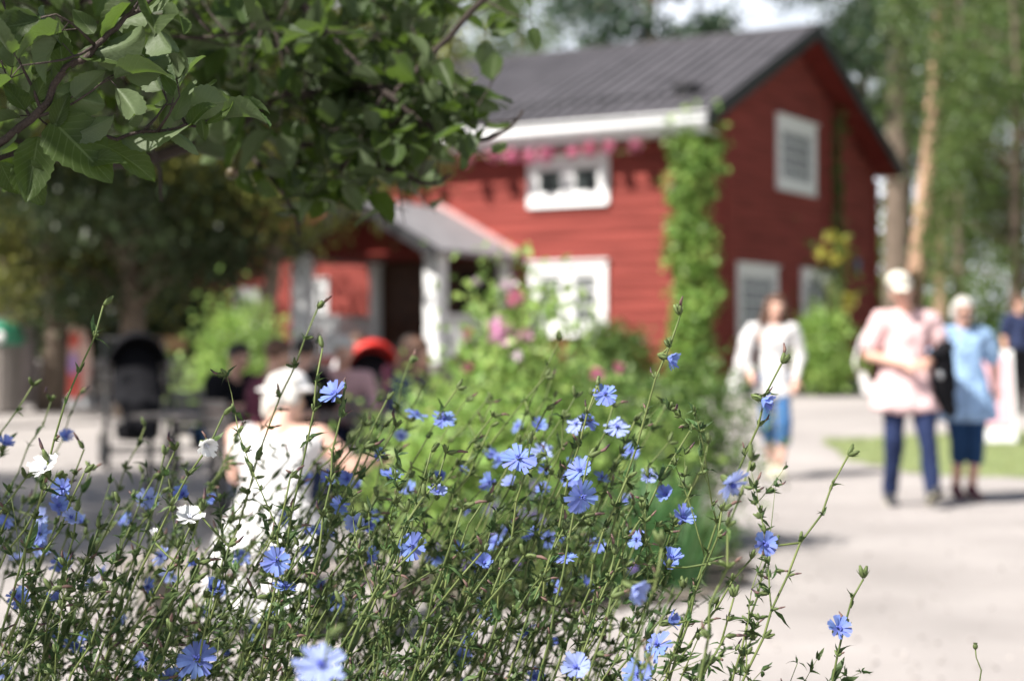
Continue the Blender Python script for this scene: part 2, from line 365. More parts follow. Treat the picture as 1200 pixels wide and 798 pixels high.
# log walls: each log a slightly rounded course
mb = MB(); LH = .215
def course(fn, s0, s1, z0, z1, th=.3):
    prof = [(0, z0), (.018, z0 + .03), (.026, (z0 + z1) / 2), (.018, z1 - .03), (0, z1)]
    vs = [fn(s, n, z) for n, z in prof for s in (s0, s1)]
    fs = [(2 * i, 2 * i + 1, 2 * i + 3, 2 * i + 2) for i in range(4)]
    if fn is hp: fs = [f[::-1] for f in fs]
    mb.add(vs, fs)
z = ZG + .45
random.seed(4)
while z < ZW + .35:
    course(hp, 0, LW, z, z + LH); z += LH
z = ZG + .45
def span(z):                                      # gable width at height z
    if z < ZE - .1: return 0, WW
    t = (z - ZE + .1) / sl + .0; return min(t, WW / 2 - .02), WW - min(t, WW / 2 - .02)
while z < APEX - .35:
    a, b = span(z + LH); course(gp, a, b, z, z + LH); z += LH
# closed back and inner core so that no light leaks
z0, z1 = ZG + .45, ZW + .3
q = [gp(0, -.1, z0), gp(WW, -.1, z0), gp(WW, -.1, z1), gp(WW / 2, -.1, APEX - .25), gp(0, -.1, z1)]
q2 = [p + U * (LW - .12) for p in q]
mb.add(q + q2, [(0, 1, 2, 3, 4), (9, 8, 7, 6, 5), (1, 6, 7, 2), (0, 4, 9, 5)])
mb.build('wall', M['red'], house)
mb = MB(); mb.obox(gp(0.02, -.02, ZG - .3), Vg * (WW - .04), U * (LW - .04), Vector((0, 0, .76))); mb.build('foundation', M['stone'], house, False)
# corner boards, projecting log ends
mb = MB()
for s, f in ((0, gp), (WW, gp)):
    sg = 1 if s == 0 else -1
    mb = MB(); mb.obox(f(s - .03 * sg, .03, ZG + .4), Vg * .2 * sg, NG * .045, Vector((0, 0, ZW - ZG - .3))); mb.build('corner_board', M['red'], house, False)
mb = MB(); mb.obox(hp(.0, .03, ZG + .4), U * .18, NF * .045, Vector((0, 0, ZW - ZG - .3)))
mb.build('corner_board', M['red'], house, False); mb = MB(); mb.obox(hp(LW - .18, .03, ZG + .4), U * .2, NF * .045, Vector((0, 0, ZW - ZG - .3))); mb.build('corner_board', M['red'], house, False)
mb = MB(); mb.obox(gp(1.35, .03, ZG + .45), Vg * .12, NG * .03, Vector((0, 0, ZE - ZG - .3))); mb.build('cover_board', M['red'], house, False)
mb = MB(); mb.obox(gp(gpx(966, 180)[0], .03, ZG + .45), Vg * .2, NG * .035, Vector((0, 0, APEX - ZG - 1.7))); mb.build('cover_board', M['red'], house, False)
# roof
def rp(s, w, dz=0):                              # s along the ridge, w across (0..WG), on the roof surface
    h = sl * (w if w < WG / 2 else WG - w)
    return E0 + U * s + Vg * w + Vector((0, 0, ZE + h + dz))
mb = MB(); T = .16
for a, b in ((0, WG / 2), (WG / 2, WG)):
    mb.obox(rp(0, a, -T), U * LEN, rp(0, b, -T) - rp(0, a, -T) if a == 0 else rp(0, b, -T) - rp(0, a, -T), Vector((0, 0, T)))
k = 0
s = .12
while s < LEN - .05:                               # standing seams
    mb.obox(rp(s, .02, .002), U * .035, rp(0, WG / 2 - .05) - rp(0, .02), Vector((0, 0, .035 + .01 * (k % 2)))); s += .31; k += 1
roof = mb.build('roof', M['roof'], house, False)
mb = MB(); mb.obox(rp(-.02, WG / 2 - .16, -.03), U * (LEN + .04), Vg * .32, Vector((0, 0, .1))); mb.build('ridge_cap', M['roof'], roof, False)
mb = MB(); mb.tube([rp(.3, .75, .16), rp(LEN - .3, .75, .16)], .02, 6)
for s in fr(.5, LEN - .5, 12): mb.tube([rp(s, .75, .0), rp(s, .75, .17)], .012, 5)
mb.build('snow_guard', M['black_trim'], roof)
s_, _ = 1.0, 0
mb = MB(); mb.obox(rp(.8, 1.0, 0), U * .32, Vg * .35, Vector((0, 0, .26))); mb.obox(rp(.76, .95, .22), U * .4, Vg * .45, Vector((0, 0, .05))); mb.build('roof_hatch', M['black_trim'], roof, False)
# eave: white fascia and half-round gutter
mb = MB(); mb.obox(rp(.0, .02, -.36), U * LEN, -Vg * .04, Vector((0, 0, .32))); 
mb.obox(rp(0, .02, -.36), U * LEN, Vg * .40, Vector((0, 0, .03)))
mb.obox(rp(-.02, .02, -.02), U * LEN, -Vg * .13, Vector((0, 0, .03)))
mb.build('eave_board', M['white'], house, False)
mb = MB(); mb.tube([rp(0, -.09, -.13), rp(LEN, -.09, -.13)], .075, 10); mb.build('gutter', M['white'], house)
# rakes and soffit
for w0, w1 in ((0, WG / 2), (WG, WG / 2)):
    mb = MB(); a = rp(-.04, w0, -.28); b = rp(-.04, w1, -.28); mb.obox(a, b - a, U * .045, Vector((0, 0, .30))); mb.build('rake_board', M['black_trim'], house, False)
    mb = MB(); a = rp(.01, w0, -.20); b = rp(.01, w1, -.20); mb.obox(a, b - a, U * (OVG + .1), Vector((0, 0, .035))); mb.build('soffit', M['red_shade'], house, False)
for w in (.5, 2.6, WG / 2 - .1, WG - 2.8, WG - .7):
    mb = MB(); mb.obox(rp(.08, w, -.38), U * (OVG + .05), Vg * .14, Vector((0, 0, .17))); mb.build('rafter_end', M['red_shade'], house, False)

def window(fn, s0, s1, z0, z1, cols, rows, trim=.13, post=0, round_=False, curt=False):
    """casement with trim boards, sash, muntins and panes. s grows along fn's wall"""
    A = U if fn is hp else Vg; Nn = NF if fn is hp else NG; up = Vector((0, 0, 1))
    def bx(m, a, b, c, d, n0, n1): m.obox(fn(a, n0, c), A * (b - a), Nn * (n1 - n0), up * (d - c))
    m = MB()
    bx(m, s0, s0 + trim, z0, z1, .02, .075); bx(m, s1 - trim, s1, z0, z1, .02, .075)
    bx(m, s0 + trim, s1 - trim, z1 - trim * 1.1, z1, .02, .072); bx(m, s0 + trim, s1 - trim, z0, z0 + trim, .02, .072)
    bx(m, s0 - .04, s1 + .04, z1, z1 + .04, .02, .12); bx(m, s0 + .02, s1 - .02, z0 - .035, z0, .02, .11)
    w = m.build('window', M['white'], house, False)
    a0, a1, b0, b1 = s0 + trim, s1 - trim, z0 + trim, z1 - trim * 1.1
    m = MB(); f = .055
    n = 2 if post else 1
    wd_ = (a1 - a0 - post) / n
    for k in range(n):
        x0 = a0 + k * (wd_ + post); x1 = x0 + wd_
        bx(m, x0, x0 + f, b0, b1, .018, .05); bx(m, x1 - f, x1, b0, b1, .018, .05); bx(m, x0 + f, x1 - f, b0, b0 + f, .018, .048); bx(m, x0 + f, x1 - f, b1 - f, b1, .018, .048)
        c = max(1, cols // n)
        for i in range(1, c): xx = x0 + (x1 - x0) * i / c; bx(m, xx - .016, xx + .016, b0 + f, b1 - f, .026, .044)
        for j in range(1, rows): zz = b0 + (b1 - b0) * j / rows; bx(m, x0 + f, x1 - f, zz - .016, zz + .016, .028, .042)
    if post: bx(m, a0 + wd_, a0 + wd_ + post, b0, b1, .02, .066)
    m.build('sash', M['white'], w, False)
    m = MB(); bx(m, a0, a1, b0, b1, .026, .030); m.build('pane', M['glass'], w, False)
    return w
def win_f(px0, px1, py0, py1, *a, **k):
    sa, za = fpx(px1, py0); sb, zb = fpx(px0, py1); zb = fpx(px1, py1)[1]; window(hp, sa, sb, zb, za, *a, **k)
win_f(622, 713, 306, 392, 4, 3, trim=.2, post=.22)
win_f(620, 715, 180, 238, 2, 1, trim=.19, post=.2)
def win_g(px0, px1, py0, py1, *a, **k):
    sa, za = gpx(px0, py0); sb, _ = gpx(px1, py1); zb = gpx(px0, py1)[1]; window(gp, sa, sb, zb, za, *a, **k)
win_g(908, 953, 135, 220, 3, 4, trim=.2)
win_g(862, 908, 309, 396, 3, 4, trim=.17)
win_g(937, 981, 316, 390, 3, 4, trim=.17)
s_, z_ = gpx(1002, 311); mb = MB(); mb.obox(gp(s_ - .15, .045, z_ - .14), Vg * .3, NG * .03, Vector((0, 0, .28))); mb.build('wall_plate', M['blue_plate'], house, False)
win_f(366, 386, 328, 378, 1, 1, trim=.1)
win_f(276, 306, 340, 395, 2, 2, trim=.12)
# porch
ps0, _ = fpx(612, 300); PD = 2.5
fz = W(508, 425, 32.2).z
pc, _ = fpx(508, 300, PD)                       # s of the right post when PD out from the wall
s_r = pc - .05; s_l = s_r + 2.9; zt = W(508, 298, 32.).z
s_l = s_r + 3.0
porch_mb = MB(); porch_mb.obox(hp(s_r - .1, 0.03, ZG - .1), U * (s_l - s_r + .2), NF * (PD + .12), Vector((0, 0, fz - ZG + .1)))
for i in range(4): porch_mb.obox(hp((s_l + s_r) / 2 - .8, PD + .15 + .3 * i, ZG - .1), U * 1.6, NF * .3, Vector((0, 0, (fz - ZG + .1) * (1 - (i + 1) / 5))))
porch = porch_mb.build('porch', M['wood_grey'], house, False)
def post(s, n, w=.2):
    m = MB(); m.obox(hp(s - w / 2, n - w / 2, fz), U * w, NF * w, Vector((0, 0, zt - fz)))
    m.obox(hp(s - w / 2 - .04, n - w / 2 - .04, fz + .001), U * (w + .08), NF * (w + .08), Vector((0, 0, .16)))
    m.obox(hp(s - w / 2 - .03, n - w / 2 - .03, zt - .12), U * (w + .06), NF * (w + .06), Vector((0, 0, .1))); m.build('post', M['white'], porch, False)
post(s_r, PD, .3); post(s_l, PD, .3); post(s_r, .16, .18); post(s_l, .16, .18)
def railing(pa, pb):
    m = MB(); d = pb - pa; L = d.length; dn = d.normalized(); sdv = dn.cross(Vector((0, 0, 1)))
    for zz, h in ((.12, .07), (.80, .09)): m.obox(pa - sdv * .035 + Vector((0, 0, zz)), d, sdv * .07, Vector((0, 0, h)))
    k = int(L / .13)
    for i in range(k): m.obox(pa + dn * (L * (i + .5) / k - .035) - sdv * .015 + Vector((0, 0, .19)), dn * .07, sdv * .03, Vector((0, 0, .61)))
    m.build('railing', M['white'], porch, False)
railing(hp(s_r, .28, fz), hp(s_r, PD - .17, fz)); railing(hp(s_l, .28, fz), hp(s_l, PD - .17, fz))
railing(hp(s_l - .2, PD, fz), hp(s_l - .85, PD, fz)); 
zr = zt + .98; mid = (s_l + s_r) / 2; hw = (s_l - s_r) / 2 + .35
m = MB()
for sg in (-1, 1):
    a = hp(mid, -.0, zr); e = hp(mid + sg * hw, 0, zt - .02)
    m.obox(a + NF * .03, e - a, NF * (PD + .45), Vector((0, 0, -.09)))
m.build('porch_roof', M['roof2'], porch, False)
for sg in (-1, 1):
    a = hp(mid, PD + .48, zr + .03); e = hp(mid + sg * hw, PD + .48, zt + .01); m = MB(); m.obox(a, e - a, NF * .05, Vector((0, 0, -.24))); m.build('porch_rake', M['black_trim'], porch, False)
    a = hp(mid, .03, zr + .09); e = hp(mid + sg * hw, .03, zt + .07); m = MB(); m.obox(a, e - a, NF * .16, Vector((0, 0, -.08))); m.build('flashing', M['porch_red'], porch, False)
m = MB(); m.add([hp(mid - hw + .2, PD - .08, zt), hp(mid + hw - .2, PD - .08, zt), hp(mid, PD - .08, zr - .14), hp(mid - hw + .2, PD - .14, zt), hp(mid + hw - .2, PD - .14, zt), hp(mid, PD - .14, zr - .14)],
      [(0, 1, 2), (5, 4, 3), (0, 3, 4, 1), (1, 4, 5, 2), (2, 5, 3, 0)]); m.build('pediment', M['red_shade'], porch, False)
m = MB(); m.obox(hp(s_r - .1, .0, zt - .001), U * (s_l - s_r + .2), NF * PD, Vector((0, 0, -.05))); m.build('porch_ceiling', M['red_shade'], porch, False)
m = MB(); m.obox(hp(mid - .1, .03, fz), U * .95, NF * .05, Vector((0, 0, 1.98))); 
for k in range(2): m.obox(hp(mid + .05, .08, fz + .2 + .9 * k), U * .65, NF * .02, Vector((0, 0, .7)))
dr = m.build('door', M['door'], porch, False)
m = MB(); m.obox(hp(s_r + .35, .03, fz + .75), U * .75, NF * .03, Vector((0, 0, 1.0))); m.obox(hp(s_r+.3,.03,fz+.7), U*.85, NF*.02, Vector((0,0,1.1)),1); m.build('dark_window', [M['dark'], M['door']], porch, False)
m = MB(); m.obox(hp(s_r + .01, .035, fz), U * (s_l - s_r - .02), NF * .012, Vector((0, 0, zt - fz - .05))); m.build('porch_panelling', M['door'], porch, False)

# pink flower garland under the eave
def petals_ball(mb, c, r, n, rg, size, mi=0):
    V, F = leaf_cloud([tuple(Vector(c) + Vector(rg.normal(size=3)).normalized() * r * rg.uniform(.5, 1)) for _ in range(n)], size, rg, .9)
    mb.add(V.tolist(), F.tolist(), mi)
rng = np.random.default_rng(21)
gar = thing('flower_garland', 'garland of pink blossoms hanging below the white eave of the red house', 'garland', tuple(hp(.5, .2, ZE - .55)))
mb = MB(); zc = ZW - .12; mb.tube([hp(s, OVE + .02, ZE - .56 - .06 * math.cos(s * 5.2)) for s in fr(.7, 11.5, 90)], .012, 5); mb.build('cord', M['ch_stem'], gar)
s = .9
while s < 11.4:
    if not (4.9 < s < 5.2):
        m = MB(); petals_ball(m, hp(s, OVE + .02, ZE - .56 + rng.uniform(-.05, .05)), rng.uniform(.07, .11), 80, rng, .10)
        m.build('blossom', M['pink_petal'], gar, False)
    s += rng.uniform(.33, .62)

# ------------------------------------------------------------------ plants against the house
def vine(name, label, pts, rad, n, size, m, sd, gr=None, cat='climbing plant', stemr=.03):
    rg = np.random.default_rng(sd); root = thing(name, label, cat, tuple(pts[0]))
    mb = MB(); mb.tube(pts, [stemr * (1 - .7 * i / (len(pts) - 1)) for i in range(len(pts))], 6); mb.build('stem', M['bark'], root)
    P = []
    for _ in range(n):
        t = rg.random() * (len(pts) - 1.001); i = int(t); q = pts[i].lerp(pts[i + 1], t - i); r = rad[i] + (rad[i + 1] - rad[i]) * (t - i)
        r *= .80 + 1.1 * noise.noise(q * 1.9)
        d = Vector(rg.normal(size=3)).normalized() * r * rg.random() ** .4; p = q + d
        if noise.noise(p * 3.1) > -.22: P.append(tuple(p))
    V, F = leaf_cloud(P, size, rg, .75); link('foliage', np_mesh('foliage', V, F, m), root); return root
vp = [hp(.05 + .1 * math.sin(i * 1.3), .2, gz(COR.x, COR.y) + 4.75 * i / 9) for i in range(10)]
vp = [p + Vector((.12, 0, 0)) for p in vp]
vine('climbing_vine', 'bright green vine climbing the corner of the red house up to the eave', vp, [.8, .7, .6, .58, .6, .62, .62, .6, .6, .65], 6500, .14, M['leaf_vine'], 31)
gb = gp(gpx(970, 400)[0], .5, 0); gb.z = gz(gb.x, gb.y)
VS = gpx(975, 180)[0]
vine('gable_vine', 'thin dark vine trained up the middle of the shaded gable wall', [gp(VS, .12, gz(gb.x, gb.y) + 5.9 * i / 9) for i in range(10)], [.3, .3, .25, .2, .18, .2, .25, .35, .4, .35], 900, .12, M['leaf_shrub'], 32)

def bush(name, label, c, rx, ry, h, n, size, m, sd, flowers=None, cat='bush', group=None, clumps=26, aspect=.6, bottom=.06, fl=None):
    """stems plus leaf clumps spread through the volume; flowers = list of (material, count, radius, name)"""
    rg = np.random.default_rng(sd); root = thing(name, label, cat, tuple(c), 0, group)
    cs = []; mb = MB()
    for i in range(clumps):
        a = rg.uniform(0, 2 * math.pi); r = math.sqrt(rg.random()); t = rg.uniform(.25, .98); k = math.sqrt(max(0.05, 1 - (abs(t - .45) / .6) ** 2))
        q = Vector(c) + Vector((math.cos(a) * r * rx * k, math.sin(a) * r * ry * k, h * t)); cs.append(q)
        b = Vector(c) + Vector((rg.uniform(-.2, .2) * rx, rg.uniform(-.2, .2) * ry, 0)); mid_ = b.lerp(q, .5) + Vector((0, 0, .08 * h))
        mb.tube([b, mid_, q], [.012 * h + .004, .008 * h + .002, .003 * h], 5)
    mb.build('stem', M['ch_stem'], root)
    P = []
    for i in range(n):
        q = cs[rg.integers(len(cs))]; s_ = .17 * (rx + h) / 2
        p = q + Vector(rg.normal(size=3)) * s_
        if p.z < c[2] + bottom: p.z = c[2] + bottom + rg.random() * .1 * h
        P.append(tuple(p))
    V, F = leaf_cloud(P, size, rg, aspect); link('foliage', np_mesh('foliage', V, F, m), root)
    for (fm, cnt, r, nm) in (flowers or []):
        for i in range(cnt):
            q = cs[rg.integers(len(cs))]; p = q + Vector((rg.normal() * .15 * rx, -abs(rg.normal()) * .2 * ry - .05, abs(rg.normal()) * .12 * h))
            m_ = MB(); petals_ball(m_, p, r * .5, 26, rg, r); m_.build(nm, fm, root, False)
    for (fm, pos, r, nm) in (fl or []):
        m_ = MB(); petals_ball(m_, pos, r * .6, 40, rg, r * .9); m_.build(nm, fm, root, False)
    return root
bush('shrub', 'leafy green shrub growing before the second gable window', Vector((W(968, 415, 31.3).x, 31.3, gz(5.8, 31.3))), .6, .5, 1.42, 3000, .11, M['leaf_lime'], 33)
g2 = gp(gpx(990, 400)[0], .55, 0); g2.z = gz(g2.x, g2.y)
bush('yellow_shrub', 'tall thin shrub with yellow leaves at its top by the shaded gable', Vector((W(978, 415, 32).x, 32, gz(6, 32))), .3, .25, 2.85, 170, .14, M['leaf_shrub'], 34,
     fl=[(M['yellow_petal'], W(964, 298, 31.8), .12, 'flower_head'), (M['yellow_petal'], W(987, 286, 31.8), .14, 'flower_head'), (M['yellow_petal'], W(975, 278, 31.8), .15, 'flower_head'), (M['yellow_petal'], W(996, 352, 31.6), .16, 'flower_head'), (M['yellow_petal'], W(979, 303, 31.8), .13, 'flower_head'), (M['yellow_petal'], W(990, 300, 31.8), .1, 'flower_head')])
b3 = hp(1.2, 1.0, 0); b3.z = gz(b3.x, b3.y)
bush('corner_shrub', 'dull green rounded shrub at the foot of the vine by the house corner', b3, 1.1, .8, 1.05, 2400, .13, M['leaf_shrub'], 35)
b3 = hp(3.4, 1.1, 0); b3.z = gz(b3.x, b3.y)
bush('wall_shrub', 'brownish green low shrub below the wide front window', b3, 1.3, .7, .75, 1800, .13, M['leaf_olive'], 36)
b3 = W(276, 440, 21); b3.z = gz(b3.x, b3.y)
bush('pale_shrub', 'pale yellow green shrub sunlit behind the seated group, left of the porch', b3, .55, .5, 1.5, 3400, .08, M['leaf_lime'], 37)
# ------------------------------------------------------------------ the mixed border at mid distance
def G(px, d): p = W(px, 415, d); return Vector((p.x, p.y, gz(p.x, p.y)))
c = G(610, 9.6)
mallow_fl = [(M['pink_petal'], W(604, 350, 9.5), .05, 'flower'), (M['rose_petal'], W(586, 390, 9.4), .085, 'flower'), (M['pale_petal'], W(596, 336, 9.6), .06, 'flower'),
             (M['pale_petal'], W(560, 330, 9.7), .03, 'flower'), (M['rose_petal'], W(614, 394, 9.4), .05, 'flower'), (M['pink_petal'], W(548, 388, 9.6), .035, 'flower'),
             (M['pink_petal'], W(700, 437, 9.0), .035, 'flower'), (M['pink_petal'], W(724, 431, 9.2), .03, 'flower'), (M['pink_petal'], W(548, 431, 9.2), .03, 'flower'), (M['pale_petal'], W(606, 418, 9.2), .03, 'flower')]
bush('mallow_bush', 'tall bright green mallow bush with pink and white blooms in the border', c, .28, .34, 1.62, 1700, .062, M['leaf_lime'], 41, clumps=24, fl=mallow_fl)
c = G(625, 9.9)
bush('border_bush', 'broad yellow green leafy bush in the middle of the flower border', c, .82, .7, .92, 6000, .062, M['leaf_lime'], 42, clumps=48,
     flowers=[(M['pale_petal'], 7, .03, 'flower')])
c = G(560, 9.0)
bush('border_bush', 'low yellow green bush at the left end of the flower border', c, .55, .5, .92, 3600, .055, M['leaf_lime'], 43, clumps=30)
c = G(778, 10.6)
bush('shrub', 'dull olive shrub at the right end of the border beside the path', c, .5, .5, 1.05, 4600, .05, M['leaf_shrub'], 44, clumps=40)
c = G(705, 11.2)
bush('shrub', 'dark olive shrub behind the yellow green border bush', c, .6, .45, .98, 3000, .06, M['leaf_shrub'], 45, clumps=30)
def blades(name, label, c, n, h, sd, m, w=.022, spread=.16, lean=.28):
    rg = random.Random(sd); mb = MB()
    for i in range(n):
        a = rg.uniform(0, 6.28); b = Vector(c) + Vector((math.cos(a), math.sin(a), 0)) * rg.uniform(0, spread); H = h * rg.uniform(.6, 1.1); d = Vector((math.cos(a), math.sin(a), 0)); sd_ = Vector((-d.y, d.x, 0)); L = lean * rg.uniform(.3, 1.3)
        vs = []
        for k in range(6):
            t = k / 5; p = b + d * L * t * t + Vector((0, 0, H * (t - .12 * t * t * (L / lean)))); ww = w * (1 - t ** 2) + .001; vs += [p - sd_ * ww, p + sd_ * ww]
        mb.add(vs, [(2 * k, 2 * k + 1, 2 * k + 3, 2 * k + 2) for k in range(5)])
    root = thing(name, label, 'plant', tuple(c)); mb.build('leaves', m, root); return root
blades('iris_clump', 'clump of upright sword shaped leaves at the front of the border', G(745, 8.9), 60, .66, 1, M['leaf_iris'])
blades('iris_clump', 'smaller clump of sword leaves where the border meets the path', G(792, 8.8), 46, .55, 2, M['leaf_iris'])
blades('iris_clump', 'shaded clump of sword leaves left in front of the border bush', G(700, 8.7), 40, .5, 3, M['leaf_iris'])
for i, (px, d, h, lab) in enumerate([(660, 8.2, .5, 'low purple flowered catmint in the middle front of the border'), (590, 8.1, .55, 'lilac flowered catmint at the left front of the border'), (810, 9.4, .35, 'low leafy perennial spilling over the path edge')]):
    bush('perennial', lab, G(px, d), .3, .25, h, 900, .04, M['leaf_shrub'], 60 + i, cat='plant', clumps=20, flowers=[(M['purple_petal'], 14, .022, 'flower')] if i < 2 else None)

# ------------------------------------------------------------------ trees
def tree_parts(rg, H, tr, crown, n, size, droop=0, nclump=60, clr=.55, lean=0, limbs=14, base=.0):
    """crown = list of (cx, cy, cz, rx, ry, rz); returns trunk MB and leaf arrays, around the origin"""
    mb = MB(); top = Vector((lean * H, 0, H)); L = 9
    tp = [Vector((lean * H * (i / L) ** 1.2 + .12 * math.sin(i * 1.1 + lean * 30) * tr * 3, .08 * math.cos(i * 1.7), H * i / L - .3 * (i == 0))) for i in range(L + 1)]
    mb.tube(tp, [tr * (1.25 if i == 0 else 1 - .85 * i / L) for i in range(L + 1)], 9)
    P = []; vol = np.array([c[3] * c[4] * c[5] for c in crown]); vol = vol / vol.sum()
    per = n // nclump
    for k in range(nclump):
        c = crown[rg.choice(len(crown), p=vol)]; d = rg.normal(size=3); d /= np.linalg.norm(d); d *= rg.uniform(.35, 1) ** .5
        q = Vector((c[0] + d[0] * c[3], c[1] + d[1] * c[4], c[2] + d[2] * c[5]))
        if k < limbs * 3:
            zt_ = max(H * .2, min(H * .95, q.z - .25 * (abs(q.x) + abs(q.y)))); i = min(L - 1, int(zt_ / H * L)); b = tp[i].lerp(tp[i + 1], zt_ / H * L - i)
            m_ = b.lerp(q, .5) + Vector((0, 0, .12 * (q - b).length)); r0 = tr * .28 * (1.1 - zt_ / H)
            mb.tube([b, m_, q], [r0 + .01, r0 * .6 + .006, .006], 5)
        s_ = clr * rg.uniform(.6, 1.3)
        pp = rg.normal(size=(per, 3)) * np.array([s_, s_, s_ * (.55 + droop)]) ; pp[:, 2] -= droop * np.abs(rg.normal(size=per)) * .8
        P.append(pp + np.array(q))
    P = np.concatenate(P); V, F = leaf_cloud(P, size, rg, .6, droop=droop); return mb, V, F
def tree_mesh(nm, sd, bark, leaf, **k):
    rg = np.random.default_rng(sd); mb, V, F = tree_parts(rg, **k); return mb.mesh(nm + '_trunk', bark), np_mesh(nm + '_crown', V, F, leaf)
def place_tree(name, label, ms, loc, rz=0, s=1, group=None, cat='tree'):
    r = thing(name, label, cat, loc, rz, group); r.scale = (s, s, s)
    link('trunk', ms[0], r, inv=False); link('crown', ms[1], r, inv=False); return r
lin = tree_mesh('linden', 71, M['bark'], M['leaf_dark'], H=8.5, tr=.26, crown=[(0, 0, 5.6, 3.6, 3.6, 3.4), (0, 0, 3.2, 3.2, 3.2, 1.4)], n=26000, size=.15, nclump=110, clr=.5)
lin2 = tree_mesh('maple', 72, M['bark'], M['leaf_olive'], H=7, tr=.22, crown=[(0, 0, 4.4, 3.0, 3.0, 2.6), (0, 0, 2.6, 2.8, 2.8, 1.0)], n=22000, size=.13, nclump=90, clr=.42)
bir = tree_mesh('birch', 73, M['bark'], M['leaf_birch'], H=15, tr=.2, crown=[(0, 0, 9, 2.6, 2.6, 5.5), (0, 0, 5, 2.4, 2.4, 2.6)], n=12000, size=.15, nclump=50, clr=.36, droop=.5)
birh = tree_mesh('birch_high', 79, M['bark'], M['leaf_birch'], H=14, tr=.14, crown=[(-.4, 0, 9.6, 2.3, 2.3, 3.9)], n=11000, size=.14, nclump=55, clr=.36, droop=.6)
bir2 = tree_mesh('ash', 74, M['bark'], M['leaf_birch'], H=14, tr=.24, crown=[(0, 0, 8.5, 3.4, 3.4, 5.0), (1, 0, 4.2, 2.2, 2.6, 2.2)], n=10000, size=.16, nclump=42, clr=.42, droop=.25)
pin = tree_mesh('pine', 75, M['pine_bark'], M['leaf_pine'], H=20, tr=.3, crown=[(0, 0, 15.5, 3.0, 3.0, 4.2), (0, 0, 10.5, 2.6, 2.6, 1.6)], n=15000, size=.22, nclump=52, clr=.5, limbs=18)
lin3 = tree_mesh('maple_high', 78, M['bark'], M['leaf_olive'], H=6.6, tr=.16, crown=[(0, 0, 4.7, 2.7, 2.7, 2.1)], n=15000, size=.12, nclump=60, clr=.42)
high = tree_mesh('high', 77, M['bark'], M['leaf_shrub'], H=14, tr=.25, crown=[(0, 0, 10.8, 3.6, 3.6, 2.8)], n=14000, size=.22, nclump=60, clr=.7)
oak = tree_mesh('oak', 76, M['bark'], M['leaf_shrub'], H=11, tr=.3, crown=[(0, 0, 7, 4.2, 4.2, 4.0), (0, 0, 3.2, 3.6, 3.6, 2.2)], n=22000, size=.19, nclump=90, clr=.6)
def gl(px, d): p = W(px, 415, d); return (p.x, p.y, gz(p.x, p.y))
# shade trees on the left
place_tree('linden_tree', 'dense dark linden whose low crown fills the left background', lin, gl(150, 24.2), .3, .80)
place_tree('linden_tree', 'dark linden at the far left edge behind the leaning trunk', lin, gl(20, 29), 2.2, 1.0)
place_tree('maple_tree', 'olive leaved maple with sunlit tips left of the dark linden', lin2, gl(60, 25.5), 1.0, .95)
place_tree('maple_tree', 'maple hanging over the seated visitors, close to the porch', lin3, gl(318, 23.5), 4.0, .93)
place_tree('linden_tree', 'linden reaching over the left end of the red house', lin, gl(205, 40), 1.2, 1.15)
place_tree('linden_tree', 'tall linden seen through the apple branches at upper left', lin, gl(110, 38), 5.2, 1.3)
place_tree('shade_tree', 'broad linden just left of the view, shading the gravel', lin, (-7.6, 10.6, 0), .9, 1.0)
place_tree('shade_tree', 'tall high crowned tree added left of the view to shade the left background', high, (-7.6, 21.6, .2), 2.9, .88)  # high crowned one is added out of view so its shadow darkens the background
# leaning grey trunk
r = thing('old_tree', 'old tree with a bent bare grey trunk leaning behind the green lidded bin', 'tree', gl(18, 28))
mb = MB(); mb.tube([W(26, 480, 28), W(28, 400, 28), W(10, 358, 28), W(-10, 330, 28), W(-60, 240, 28), W(-80, 120, 28)], [.24, .22, .32, .30, .23, .17], 9)
mb.tube([W(14, 358, 28), W(38, 340, 28), W(50, 300, 28), W(58, 262, 28), W(90, 210, 28)], [.23, .23, .18, .15, .07], 8); mb.build('trunk', M['grey_bark'], r)
rg = np.random.default_rng(8); cc = [W(-70, 180, 28), W(-20, 120, 28), W(60, 170, 28), W(100, 215, 28), W(20, 225, 28), W(40, 80, 28)]
V, F = leaf_cloud([tuple(Vector(cc[rg.integers(6)]) + Vector(rg.normal(size=3)) * .5) for _ in range(4000)], .13, rg, .6); link('crown', np_mesh('old_tree_crown', V, F, M['leaf_olive']), r)
# trees behind and beside the house
B = [('pine_tree', 'tall dark pine whose brown trunk rises behind the roof ridge', pin, 764, 52, .5, 1.05), ('ash_tree', 'mid green tree rising behind the left part of the roof', bir2, 610, 56, 1.3, 1.0),
     ('ash_tree', 'green tree behind the roof, between the two others above the ridge', bir2, 535, 50, 3.3, .95), ('oak_tree', 'wide dark crowned tree far behind the house, top left of the roof', oak, 450, 55, .2, 1.1),
     ('pine_tree', 'dark pine close behind the gable peak', pin, 1010, 58, 2.2, .95), ('birch_tree', 'light green birch just right of the shaded gable', bir, 1118, 50, .7, .9),
     ('birch_tree', 'birch with hanging branches in the upper right corner', bir, 1190, 34, 2.2, .72),      ('pine_tree', 'pine with dark upper limbs at the upper right edge', pin, 1105, 66, 3.6, 1.0),
     ('birch_tree', 'slim birch at the right edge with a pale trunk', bir, 1196, 44, 5.0, .85), ('birch_tree', 'birch whose high hanging sprays cover the top of the leaning pine trunk', birh, 1126, 38.5, 3.1, .95), ('ash_tree', 'green tree beyond the right edge of the view', bir2, 1290, 48, 2.6, .95)]
for nm, lab, ms, px, d, rz, s in B: place_tree(nm, lab, ms, gl(px, d), rz, s)
